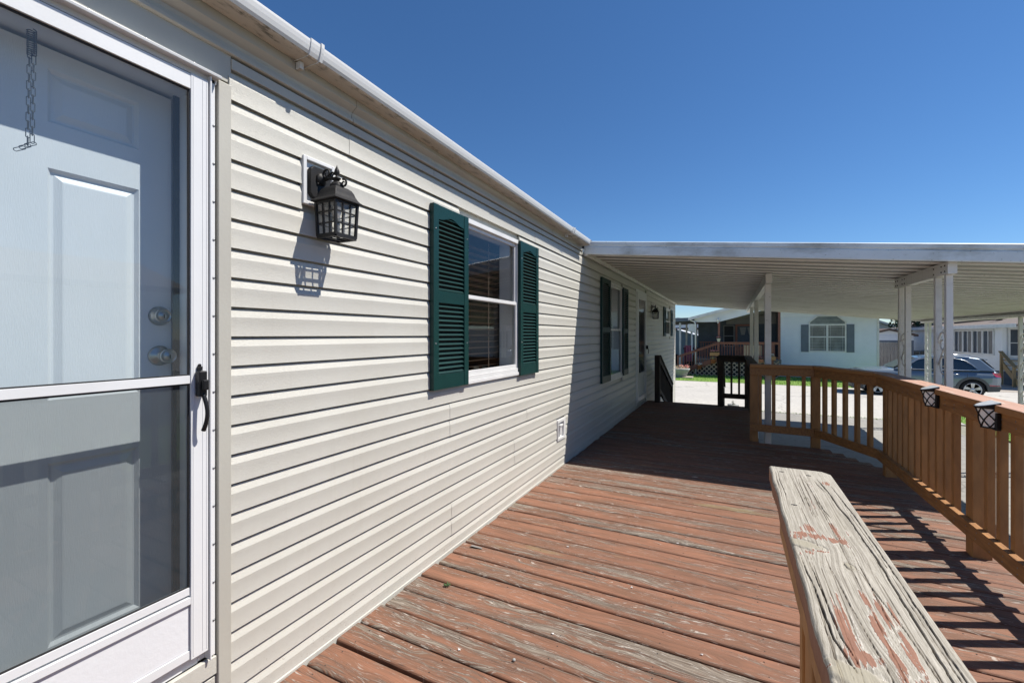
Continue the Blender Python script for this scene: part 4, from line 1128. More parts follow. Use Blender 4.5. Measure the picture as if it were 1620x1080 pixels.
s2 = copy_tree(s1); s2.location = (3.11, 3.58, .945); s2['label'] = 'small black solar light on the brown railing, nearer of the two'

# ------------------------------------------------------------------ carport
CP = thing('carport', 'white corrugated aluminium carport roof on posts joining the beige home', 'carport', (3.2, 10.5, GZ))
SL = .102; YF, YB, XR = 5.50, 15.95, 6.55
def rz(x): return 2.548 - SL * x          # underside plane
b = MB(); per = .27; y = YF + .02
line = []
while y < YB - .02:
    for dy, dz in ((0, .013), (.222, .013), (.224, .0), (.250, .0), (.2695, .013)): line.append((min(y + dy, YB), dz))
    y += per
x0, x1 = .03, XR - .03; n = len(line); nsx = 8
vs = []; fs = []
for i in range(nsx + 1):
    x = x0 + (x1 - x0) * i / nsx; vs += [(x, p[0], rz(x) + .012 + p[1] - .010 * math.sin(PI * i / nsx)) for p in line]
for i in range(nsx):
    for k in range(n - 1): fs.append((i * n + k, i * n + k + 1, (i + 1) * n + k + 1, (i + 1) * n + k))
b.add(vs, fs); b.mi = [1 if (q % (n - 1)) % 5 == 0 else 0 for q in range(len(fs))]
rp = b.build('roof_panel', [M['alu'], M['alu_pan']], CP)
sol = rp.modifiers.new('t', 'SOLIDIFY'); sol.thickness = .003; sol.offset = -1
def slanted(b, xa, xb, prof):
    """profile of (y, dz) swept along x on the roof slope"""
    n = len(prof)
    b.add([(xa, y, rz(xa) + z) for y, z in prof] + [(xb, y, rz(xb) + z) for y, z in prof],
          [tuple(range(n - 1, -1, -1)), tuple(range(n, 2 * n))] + [(i, (i + 1) % n, n + (i + 1) % n, n + i) for i in range(n)])
b = MB(); slanted(b, .025, XR, [(YF + .03, -.012), (YF, -.012), (YF - .004, .0), (YF - .004, .086), (YF + .006, .094), (YF + .006, .104), (YF - .004, .110), (YF - .006, .150), (YF + .004, .158), (YF + .03, .158)])
b.build('front_fascia', M['alu_dirty'], CP, .002)
b = MB(); slanted(b, .025, XR, [(YB - .03, -.03), (YB - .03, .12), (YB + .01, .12), (YB + .01, -.03)]); b.build('rear_fascia', M['alu'], CP, .003)
b = MB(); b.prism([(XR - .12, rz(XR) - .07), (XR + .03, rz(XR) - .07), (XR + .05, rz(XR) + .14), (XR - .03, rz(XR) + .14), (XR - .03, rz(XR) - .02), (XR - .12, rz(XR) - .02)], 'y', YF - .005, YB + .012); b.build('gutter', M['alu'], CP, .003)
b = MB(); b.box(.021, .06, YF + .01, YB - .02, rz(0) - .035, rz(0) + .035); b.build('wall_channel', M['alu'], CP, .003)
b = MB(); b.box(2.16, 2.24, 6.95, YB - .05, rz(2.2) - .125, rz(2.2) + .006); b.build('beam', M['alu'], CP, .003)
b = MB(); b.box(3.58, 3.65, 5.58, 7.10, rz(3.62) - .115, rz(3.62) + .006); b.build('beam', M['alu'], CP, .003)
def plain_post(x, y, w, top):
    b = MB(); b.box(x - w / 2, x + w / 2, y - w / 2, y + w / 2, GZ, top); return b.build('post', M['alu'], CP, .004)
plain_post(2.20, 7.16, .078, rz(2.2) - .126); plain_post(2.20, 10.45, .078, rz(2.2) - .126); plain_post(2.20, 12.9, .078, rz(2.2) - .126)
def scroll_post(x, ya, yb, top):
    """wrought post: two tubes with scrolls between"""
    w = .052; b = MB(); b.box(x - w / 2, x + w / 2, ya - w / 2, ya + w / 2, GZ, top); b.box(x - w / 2, x + w / 2, yb - w / 2, yb + w / 2, GZ, top)
    p = b.build('post', M['alu'], CP, .004)
    ym = (ya + yb) / 2; hw_ = (yb - ya) / 2 - w / 2 + .002; z = GZ + .25; k = 0
    while z < top - .3:
        s = MB()
        for sg in (1, -1):
            pts = []
            for i in range(34):
                t = i / 33
                if t < .5: a = PI / 2 + (t / .5) * PI; r_ = hw_ * (.55 + .45 * (t / .5)); c = (ym, z)
                a = t * 2.6 * PI; r_ = hw_ * (1. - .78 * t)
                pts.append((x, ym + sg * (hw_ - r_) * .2 + sg * r_ * math.cos(a), z + sg * .10 + r_ * math.sin(a) * 1.25 * sg))
            s.tube(pts, .0085, 6)
        s.tube([(x, ym + hw_, z - .12), (x, ym + hw_ * .2, z), (x, ym - hw_, z + .12)], .008, 6)
        s.build('scroll', M['alu'], p); z += .52; k += 1
scroll_post(3.62, 5.68, 5.93, rz(3.62) - .116); scroll_post(3.62, 6.78, 7.01, rz(3.62) - .116)
scroll_post(6.44, 11.02, 11.27, rz(6.5) - .071); scroll_post(6.44, 15.35, 15.6, rz(6.5) - .071); scroll_post(6.44, 5.75, 6.0, rz(6.5) - .071)
b = MB()
for yy in (5.64, 5.72, 5.9, 6.74, 6.82, 6.98, 7.06):
    for dz in (-.03, -.085): b.lathe([(.008, 0), (.008, -.004), (.003, -.006)], (3.58, yy, rz(3.62) + dz), 'x', 8)
b.build('bolt', M['rubber'], CP)

# ------------------------------------------------------------------ planting helper
def clump(b, c, rx, ry, rz_, n, size, rnd, up=.3):
    for _ in range(n):
        while True:
            p = Vector((rnd.uniform(-1, 1), rnd.uniform(-1, 1), rnd.uniform(-1, 1)))
            if p.length < 1: break
        q = Vector((c[0] + p.x * rx, c[1] + p.y * ry, c[2] + p.z * rz_))
        a = Vector((rnd.gauss(0, 1), rnd.gauss(0, 1), rnd.gauss(0, 1))).normalized(); d = a.cross(Vector((rnd.gauss(0, 1), rnd.gauss(0, 1), rnd.gauss(0, 1)))).normalized()
        s = size * rnd.uniform(.6, 1.3)
        b.add([q - a * s, q + d * s * .5, q + a * s, q - d * s * .5], [(0, 1, 2, 3)])
def pot_plant(name, label, cat, loc, pot_prof, pot_mat, petal, pr=.12, n=60, group=None, size=.03):
    P = thing(name, label, cat, loc, group); rnd = random.Random(hash(label) % 999)
    rnd = random.Random(len(label) * 7 + int(abs(loc[0]) * 100))
    b = MB(); b.lathe(pot_prof, loc, 'z', 18); b.build('pot', M[pot_mat], P)
    top = loc[2] + max(h for r_, h in pot_prof)
    b = MB(); clump(b, (loc[0], loc[1], top + .03), pr, pr, .06, n, size, rnd); b.build('leaves', M['leaf'], P, fixn=False)
    b = MB(); clump(b, (loc[0], loc[1], top + .08), pr * 1.05, pr * 1.05, .07, n, size, rnd); b.build('blossoms', M[petal], P, fixn=False)
    return P

# ------------------------------------------------------------------ house across the street
HY = 31.0
AH = thing('opposite_house', 'pale blue gabled house across the street with arched window and shaded porch', 'house', (4.3, HY, GZ))
def lap_wall(b, x0, x1, z0, z1, y, pitch=.19, face=-1):
    z = z0
    while z < z1 - .01:
        zt = min(z + pitch, z1)
        b.add([(x0, y + face * .034, z), (x1, y + face * .034, z), (x1, y + face * .006, zt), (x0, y + face * .006, zt), (x0, y, z), (x1, y, z)], [(0, 1, 2, 3), (0, 4, 5, 1)])
        z += pitch
XL, XRr, XM, EZ, PZ = -.35, 9.05, 4.35, 2.52, 3.78
b = MB()
# street front: right of the porch, with hole-free siding behind the window
lap_wall(b, 4.36, 8.98, GZ + .15, 2.55, HY)
z = 2.55
b.quad((4.36, HY - .006, 2.55), (8.98, HY - .006, 2.55), (8.98, HY - .006, 2.56), (XM + .02, HY - .006, PZ - .05))
b.box(4.3, XRr, HY + .001, HY + .05, GZ, 2.5)
b.quad((XRr, HY, GZ), (XRr, HY + 14, GZ), (XRr, HY + 14, EZ), (XRr, HY, EZ))
wl = b.build('wall', M['blue_siding'], AH)
b = MB(); b.quad((XL, 32.9, GZ), (XL, 45, GZ), (XL, 45, EZ), (XL, 32.9, EZ)); b.box(XL, 4.36, 32.95, 33.0, .05, 2.6); b.box(4.30, 4.36, HY + .05, 33, .05, 3.0)
b.build('porch_wall', M['dark_wall'], AH)
b = MB(); b.box(8.99, 9.09, HY - .03, HY + .05, GZ, 2.53); b.build('corner_trim', M['white_vinyl'], AH, .004)
b = MB(); b.box(4.31, 4.41, HY - .03, HY, .1, 2.56); b.build('corner_trim', M['white_vinyl'], AH, .004)
b = MB()     # gable roof with white rake
for sg in (-1, 1):
    xa = XM; xb = XM + sg * (XM - XL + .35); zb_ = EZ - .10
    b.add([(xa, 29.4, PZ + .10), (xb, 29.4, zb_ + .14), (xb, 45.3, zb_ + .14), (xa, 45.3, PZ + .10), (xa, 29.4, PZ + .03), (xb, 29.4, zb_ + .07), (xb, 45.3, zb_ + .07), (xa, 45.3, PZ + .03)], [(0, 1, 2, 3), (7, 6, 5, 4), (0, 4, 5, 1), (1, 5, 6, 2), (2, 6, 7, 3)])
rf = b.build('roof', M['grey_shingle'], AH)
b = MB()
for sg in (-1, 1):
    xa = XM; xb = XM + sg * (XM - XL + .36); zb_ = EZ - .10
    b.add([(xa, 29.36, PZ + .11), (xb, 29.36, zb_ + .15), (xb, 29.36, zb_ - .02), (xa, 29.36, PZ - .06), (xa, 29.398, PZ + .11), (xb, 29.398, zb_ + .15), (xb, 29.398, zb_ - .02), (xa, 29.398, PZ - .06)], [(0, 1, 2, 3), (7, 6, 5, 4), (3, 2, 6, 7), (0, 4, 5, 1), (1, 5, 6, 2)])
b.build('rake_board', M['white_vinyl'], rf)
b = MB()     # porch gable infill: white siding over the opening, grey ceiling behind
xa = XL
b.add([(XL - .02, 29.75, 2.30), (1.05, 29.75, 2.30), (4.30, 29.75, 3.20), (4.30, 29.75, 3.74), (XL - .02, 29.75, 2.58)], [(0, 1, 2, 3, 4)])
b.build('gable_siding', M['light_siding'], AH)
b = MB(); b.add([(XL, 29.76, 2.31), (1.05, 29.76, 2.31), (4.30, 29.76, 3.19), (4.30, 33, 2.9), (1.05, 33, 2.31), (XL, 33, 2.31)], [(0, 1, 2, 3, 4, 5)]); b.box(1.4, 4.3, 32.85, 32.94, 2.22, 3.1)
b.build('porch_ceiling', M['soffit_grey'], AH)
b = MB(); b.box(XL, 4.30, 29.55, 32.94, -.02, .05); b.box(XL + .05, 4.30, 29.62, 29.66, -.2, -.02); b.build('porch_floor', M['grey_deck'], AH)
# porch door and side window
b = MB(); b.box(1.95, 2.07, 32.80, 32.94, .05, 2.2); b.box(3.15, 3.27, 32.80, 32.94, .05, 2.2); b.box(2.07, 3.15, 32.80, 32.94, 2.08, 2.2); b.box(2.07, 3.15, 32.86, 32.94, .05, .7)
pd = b.build('porch_door', M['porch_rail'], AH, .004)
b = MB(); b.box(2.08, 3.14, 32.84, 32.90, .71, 2.07); b.build('pane', M['dark_wall'], pd)
b = MB()
for i in range(2): b.add([(2.2 + i * .45, 32.83, 2.0), (2.6 + i * .45, 32.83, 2.0), (2.5 + i * .45, 32.83, 1.5), (2.3 + i * .45, 32.83, 1.5)], [(0, 1, 2, 3)])
b.build('curtain', M['soffit_grey'], pd)
b = MB()
for q in ((1.22, 1.28, .7, 2.15), (1.84, 1.90, .7, 2.15), (1.28, 1.84, 2.09, 2.15), (1.28, 1.84, .70, .76), (1.28, 1.84, 1.40, 1.45)): b.box(q[0], q[1], 32.86, 32.94, q[2], q[3])
pw = b.build('porch_window', M['soffit_grey'], AH)
b = MB(); b.box(1.281, 1.839, 32.90, 32.94, .761, 2.089); b.build('pane', M['dark_room'], pw)
for x in (1.03, 4.2):
    b = MB(); b.box(x - .06, x + .06, 29.62, 29.74, .05, 2.30 if x < 2 else 3.15); b.build('porch_post', M['porch_rail'], AH, .004)
b = MB(); b.box(XL + .02, XL + .14, 29.62, 29.74, .05, 2.30); b.build('porch_post', M['brown_trim'], AH, .004)
# picture window with arch-like clipped transom
def P2(b, pts, y0, y1):
    n = len(pts); b.add([(x, y0, z) for x, z in pts] + [(x, y1, z) for x, z in pts], [tuple(range(n)), tuple(range(2 * n - 1, n - 1, -1))] + [(i, (i + 1) % n, n + (i + 1) % n, n + i) for i in range(n)])
b = MB(); y0, y1 = HY - .06, HY - .02
def fr(xa, xb, za, zb): b.box(xa, xb, y0, y1, za, zb)
wx0, wx1, wz0, wz1, zt, zp = 5.80, 7.60, .50, 2.09, 2.24, 2.63
fr(wx0, wx0 + .07, wz0, zt); fr(wx1 - .07, wx1, wz0, zt); fr(wx0 + .07, wx1 - .07, wz0, wz0 + .07); fr(wx0 + .07, wx1 - .07, 2.03, 2.13); fr(6.65, 6.75, wz0 + .07, 2.03); fr(wx0 + .07, 6.65, 1.34, 1.41); fr(6.75, wx1 - .07, 1.34, 1.41)
for pa, pb in (((wx0, zt), (6.24, zp)), ((wx1, zt), (7.16, zp))): b.bar((pa[0], (y0 + y1) / 2, pa[1] - .02), (pb[0], (y0 + y1) / 2, pb[1] - .02), .038, .07, (0, 0, 1))
fr(6.22, 7.18, zp - .06, zp + .01)
for xa, xb in ((wx0 + .07, 6.65), (6.75, wx1 - .07)):
    for za, zb in ((1.41, 2.03), (.57, 1.34)):
        for xx in (xa + .09, xb - .10): b.box(xx, xx + .012, y0 + .012, y1, za, zb)
        zz = zb - .09 if za > 1 else za + .08
        b.box(xa, xb, y0 + .013, y1, zz, zz + .012)
pw2 = b.build('picture_window', M['white_vinyl'], AH, .004)
b = MB(); P2(b, [(wx0 + .03, wz0 + .03), (wx1 - .03, wz0 + .03), (wx1 - .03, zt), (7.16, zp - .03), (6.24, zp - .03), (wx0 + .03, zt)], HY - .0335, HY - .0225); b.build('pane', M['house_glass'], pw2)
b = MB(); rr = random.Random(5)
for k in range(22):
    x = 5.9 + k * .075
    b.box(x, x + .035 + .02 * rr.random(), HY - .0385, HY - .0345, 1.42, 2.02) if not 6.63 < x < 6.76 else None
b.build('lace_curtain', M['soffit_grey'], pw2)
for xa, xb in ((5.42, 5.79), (7.61, 7.97)):
    b = MB(); b.box(xa, xb, HY - .06, HY - .02, .49, 2.10); b.box(xa + .05, xb - .05, HY - .066, HY - .061, .58, 1.22); b.box(xa + .05, xb - .05, HY - .066, HY - .061, 1.32, 2.0); b.build('shutter', M['slate_shutter'], AH, .006)
# gutter pipe and meter on the left corner
b = MB(); b.tube([(XL - .30, 29.5, 2.55), (XL - .22, 29.55, 2.42), (XL + .0, 29.58, 2.32), (XL + .06, 29.58, 2.15), (XL + .06, 29.58, GZ + .1)], .045, 8); b.build('downspout', M['white_vinyl'], AH)
b = MB(); b.box(XL - .42, XL - .02, 30.2, 30.4, 1.72, 2.2); b.tube([(XL - .2, 30.3, 1.72), (XL - .2, 30.3, GZ)], .04, 8); b.build('meter_box', M['blue_siding'], AH, .02)
b = MB(); b.lathe([(.02, 0), (.10, .05), (.12, .14), (.07, .20), (.02, .22)], (.98, 29.5, 2.30), 'z', 14); b.tube([(.98, 29.5, 2.2), (.98, 29.5, 2.32)], .03, 8); b.build('porch_lamp', M['pot_white'], AH)

# porch railing, stair and lattice
PR = thing('porch_railing', 'reddish brown porch railing and stair of the pale blue house', 'railing', (1.0, 29.5, GZ))
b = MB(); b.box(1.05, 4.2, 29.46, 29.60, 1.03, 1.07); b.bar((1.0, 29.53, 1.05), (-1.35, 29.53, .16), .14, .04); b.build('cap_rail', M['porch_rail'], PR, .004)
b = MB(); b.box(1.05, 4.2, 29.51, 29.55, .93, 1.03); b.box(1.05, 4.2, 29.51, 29.55, .12, .20); b.bar((1.0, 29.53, .96), (-1.3, 29.53, .10), .04, .09); b.bar((1.0, 29.53, .02), (-1.25, 29.53, -.86), .05, .26); b.build('rail', M['porch_rail'], PR, .003)
for x in (1.0, 3.85): b = MB(); b.box(x - .06, x + .06, 29.47, 29.59, GZ, 1.03); b.build('post', M['porch_rail'], PR, .004)
for x in (-1.1, -1.32): b = MB(); b.box(x - .05, x + .05, 29.47, 29.59, GZ, .20); b.build('post', M['porch_rail'], PR, .004)
for i in range(20):
    x = 1.2 + i * .145; b = MB(); bal(b, x, 29.545, .2, .95, .04); b.build('baluster', M['porch_rail'], PR)
for i in range(14):
    x = .84 - i * .15; z = (x - 1.0) * .379; b = MB(); bal(b, x, 29.545, .05 + z, .95 + z, .04); b.build('baluster', M['porch_rail'], PR)
b = MB(); b.box(XL + .1, .9, 32.5, 32.54, .98, 1.05); b.box(3.3, 4.2, 32.5, 32.54, .98, 1.05)
for i in range(8): bal(b, XL + .2 + i * .15, 32.52, .05, .98, .04)
for i in range(6): bal(b, 3.4 + i * .15, 32.52, .05, .98, .04)
b.build('back_rail', M['porch_rail'], PR)
b = MB(); b.box(2.35, 3.3, 29.56, 29.60, .25, .88); b.build('privacy_board', M['lattice'], PR, .004)
b = MB()
for i in range(7):
    z = -.02 - i * .15; x = .95 - i * .33; b.box(x - .34, x, 29.6, 30.7, z - .19, z - .14)
b.build('stair', M['porch_rail'], PR)
b = MB()
def lat(x0, x1, zf, zbot):
    s = .27; n = int((x1 - x0) / s) + 8
    for i in range(-8, n):
        for sg in (1, -1):
            pts = []
            for t in range(0, 60):
                z = zbot + t * .02; x = x0 + i * s + sg * t * .02
                if x0 <= x <= x1 and z <= zf(x): pts.append((x, z))
            if len(pts) > 1: b.bar((pts[0][0], 29.58 + .006 * sg, pts[0][1]), (pts[-1][0], 29.58 + .006 * sg, pts[-1][1]), .052, .010, (0, 1, 0))
lat(1.06, 4.2, lambda x: -.04, GZ + .02); lat(-1.0, .94, lambda x: -.14 + (x - 1) * .379, GZ + .02)
b.build('lattice', M['lattice'], PR)
b = MB(); b.box(-.9, 4.2, 29.95, 30.0, GZ, -.2); b.build('backing', M['dark_room'], PR)

# pots and planters of the porch
pot_plant('flower_pot', 'white pot of pink flowers on top of the stair post of the blue house', 'flower pot', (1.02, 29.53, 1.072), [(.07, 0), (.10, .16), (.11, .16), (.11, .19)], 'pot_white', 'petal_pink', .13, 70)
pot_plant('flower_pot', 'large terracotta pot at the foot of the porch stair', 'flower pot', (-.72, 29.38, GZ + .22), [(.10, 0), (.16, .12), (.18, .28), (.15, .36), (.16, .38)], 'terracotta', 'petal_pink', .10, 25)
pot_plant('flower_pot', 'terracotta pot of white flowers halfway up the porch stair', 'flower pot', (-.05, 29.38, -.62), [(.10, 0), (.14, .22), (.15, .22), (.15, .25)], 'terracotta', 'petal_white', .20, 60)
pot_plant('flower_pot', 'terracotta pot with pale foliage on the upper porch stair', 'flower pot', (.72, 29.38, -.25), [(.10, 0), (.14, .22), (.15, .22), (.15, .25)], 'terracotta', 'petal_yellow', .16, 60)
def trough(x, z, mat, petal, label):
    P = thing('planter_box', label, 'planter', (x, 29.36, z)); b = MB(); b.box(x - .27, x + .27, 29.26, 29.45, z, z + .2); b.build('box', M[mat], P, .01)
    rnd = random.Random(int(x * 50)); b = MB(); clump(b, (x, 29.36, z + .24), .26, .1, .06, 60, .035, rnd); b.build('leaves', M['leaf'], P, fixn=False)
    b = MB(); clump(b, (x, 29.36, z + .30), .24, .1, .07, 70, .035, rnd); b.build('blossoms', M[petal], P, fixn=False)
trough(.80, .22, 'planter_wood', 'petal_pink', 'tan planter box of pink flowers on the stair rail of the blue house')
trough(3.72, .04, 'planter_wood', 'petal_white', 'tan planter box of white flowers at the right end of the porch railing')
trough(3.12, -.12, 'terracotta', 'petal_pink', 'terracotta planter box half hidden behind the carport posts')
BW = thing('flower_bowl', 'big grey stone bowl of dry yellow flowers on a pale slab by the road', 'planter', (-.95, 27.7, GZ))
b = MB(); b.box(-1.85, -.3, 27.2, 28.2, GZ - .01, GZ + .06); b.build('slab', M['pad'], BW, .01)
b = MB(); b.lathe([(.30, .06), (.33, .10), (.46, .40), (.52, .50), (.50, .54), (.44, .52)], (-.98, 27.7, GZ), 'z', 24); b.build('bowl', M['pot_grey'], BW)
b = MB(); rnd = random.Random(9); clump(b, (-.98, 27.7, GZ + .58), .45, .45, .13, 160, .05, rnd); b.build('blossoms', M['straw'], BW, fixn=False)
b = MB(); clump(b, (-.8, 27.7, GZ + .66), .3, .3, .12, 50, .05, rnd); b.build('blossoms', M['petal_pink'], BW, fixn=False)
pot_plant('tub_planter', 'small grey tub standing on the drive beyond the deck steps', 'planter', (1.78, 15.9, GZ), [(.12, 0), (.15, .22), (.17, .22), (.17, .26)], 'pot_grey', 'petal_white', .08, 12)

# ------------------------------------------------------------------ left background: neighbour's carport
NC = thing('carport', 'grey flat carport beside the pale blue house across the street', 'carport', (-1.8, 36, GZ))
b = MB(); b.add([(-7, 31, 2.45), (-.62, 31, 2.62), (-.62, 41, 2.62), (-7, 41, 2.45), (-7, 31, 2.25), (-.62, 31, 2.42), (-.62, 41, 2.42), (-7, 41, 2.25)], [(3, 2, 1, 0), (4, 5, 6, 7), (0, 1, 5, 4), (1, 2, 6, 5), (2, 3, 7, 6), (3, 0, 4, 7)]); b.build('roof_panel', M['soffit_grey'], NC)
b = MB(); b.add([(-7, 30.97, 2.24), (-.62, 30.97, 2.41), (-.62, 30.97, 2.64), (-7, 30.97, 2.47)], [(0, 1, 2, 3)]); b.build('fascia', M['slate_shutter'], NC)
for x, yy in ((-1.37, 31.3), (-1.33, 35.5), (-1.3, 39.6), (-5.5, 31.3)): b = MB(); b.box(x - .06, x + .06, yy - .06, yy + .06, GZ, 2.3); b.build('post', M['white_vinyl'], NC)
# blue shed and pale house behind
SH = thing('shed', 'dusty blue shed with sloping roof behind the neighbour carport', 'shed', (-2.4, 44, GZ))
b = MB(); b.prism([(-5.2, GZ), (-.7, GZ), (-.7, 1.25), (-2.9, 1.95), (-5.2, 1.25)], 'y', 44, 48); b.build('wall', M['teal_shed'], SH)
b = MB(); b.add([(-2.9, 43.7, 2.05), (-.4, 43.7, 1.25), (-.4, 48, 1.25), (-2.9, 48, 2.05), (-2.9, 43.7, 1.95), (-.4, 43.7, 1.15), (-.4, 48, 1.15), (-2.9, 48, 1.95)], [(0, 1, 2, 3), (4, 7, 6, 5), (0, 4, 5, 1)]); b.add([(-2.9, 43.7, 2.05), (-5.4, 43.7, 1.25), (-5.4, 48, 1.25), (-2.9, 48, 2.05)], [(0, 1, 2, 3)]); b.build('roof', M['light_siding'], SH)
HB = thing('distant_house', 'far white house with brown eave seen under the neighbour carport', 'house', (-2.5, 56, GZ))
b = MB(); b.box(-9, .4, 56, 62, GZ, 2.3); b.build('wall', M['light_siding'], HB)
b = MB(); b.prism([(-9.4, 2.3), (.8, 2.3), (.8, 2.45), (-4, 3.6), (-9.4, 2.45)], 'y', 55.6, 62.4); rfo = b.build('roof', M['light_siding'], HB)
b = MB(); b.box(-9.4, .8, 55.55, 55.59, 2.12, 2.35); b.build('eave', M['brown_trim'], rfo)
# things stored below the carport
def chair(x, y, label):
    c = thing('patio_chair', label, 'chair', (x, y, GZ)); 
    b = MB(); b.box(x - .26, x + .26, y - .26, y + .26, GZ + .40, GZ + .46); b.build('seat', M['black_plastic'], c, .02)
    b = MB(); b.bar((x, y + .25, GZ + .45), (x, y + .36, GZ + 1.0), .52, .05, (0, 1, 0)); b.build('backrest', M['black_plastic'], c, .02)
    for sx in (-1, 1):
        for sy in (-1, 1): b = MB(); b.tube([(x + sx * .24, y + sy * .24, GZ + .41), (x + sx * .27, y + sy * .28, GZ)], .018, 6); b.build('leg', M['black_plastic'], c)
    return c
chair(-2.05, 33.2, 'black patio chair in the shade of the neighbour carport')
GR = thing('barbecue_grill', 'black kettle barbecue grill standing under the neighbour carport', 'grill', (-1.75, 32.6, GZ))
b = MB(); b.lathe([(.06, .62), (.26, .72), (.32, .86), (.31, .92), (.25, 1.06), (.08, 1.15), (.03, 1.19)], (-1.75, 32.6, GZ), 'z', 18); b.build('kettle', M['black_metal'], GR)
for a in (0, 2.1, 4.2): b = MB(); b.tube([(-1.75 + .15 * math.cos(a), 32.6 + .15 * math.sin(a), GZ + .7), (-1.75 + .3 * math.cos(a), 32.6 + .3 * math.sin(a), GZ)], .015, 6); b.build('leg', M['steel'], GR)
b = MB(); n = 14; b.smooth = True; b.strip([(-1.22 + i * .035, 33.4 + .03 * math.sin(i * 1.3)) for i in range(n)], 'z', GZ + .5, GZ + 1.75); b.strip([(-1.20 + i * .033, 33.44 + .03 * math.sin(i * 1.3)) for i in range(n)], 'z', GZ + .6, GZ + 1.75)
b.smooth = False; b.tube([(-1.3, 33.42, GZ + 1.76), (-.6, 33.42, GZ + 1.76)], .015, 6); b.tube([(-.62, 33.42, GZ), (-.62, 33.42, GZ + 1.76)], .02, 6); b.tube([(-1.28, 33.42, GZ), (-1.28, 33.42, GZ + 1.76)], .02, 6)
one(b, 'hanging_cloth', M['pink'], 'pink cloth hung up under the neighbour carport behind the stair', 'cloth', (-.95, 33.42, GZ))
TB = thing('patio_table', 'dark patio table with a green covered bundle under the neighbour carport', 'table', (-.95, 35.2, GZ))
b = MB(); b.box(-1.5, -.4, 34.9, 35.6, GZ + 1.45, GZ + 1.58); b.build('table_top', M['dark_wood'], TB, .01)
for x in (-1.42, -.48): b = MB(); b.box(x - .04, x + .04, 35.0, 35.5, GZ, GZ + 1.45); b.build('leg', M['dark_wood'], TB)
b = MB(); b.lathe([(.3, 0), (.36, .3), (.30, .75), (.18, 1.0), (.05, 1.08)], (-.75, 34.3, GZ), 'z', 14); one(b, 'covered_bundle', M['green_tarp'], 'bundle under a dark green cover near the pink cloth', 'cover', (-.75, 34.3, GZ))

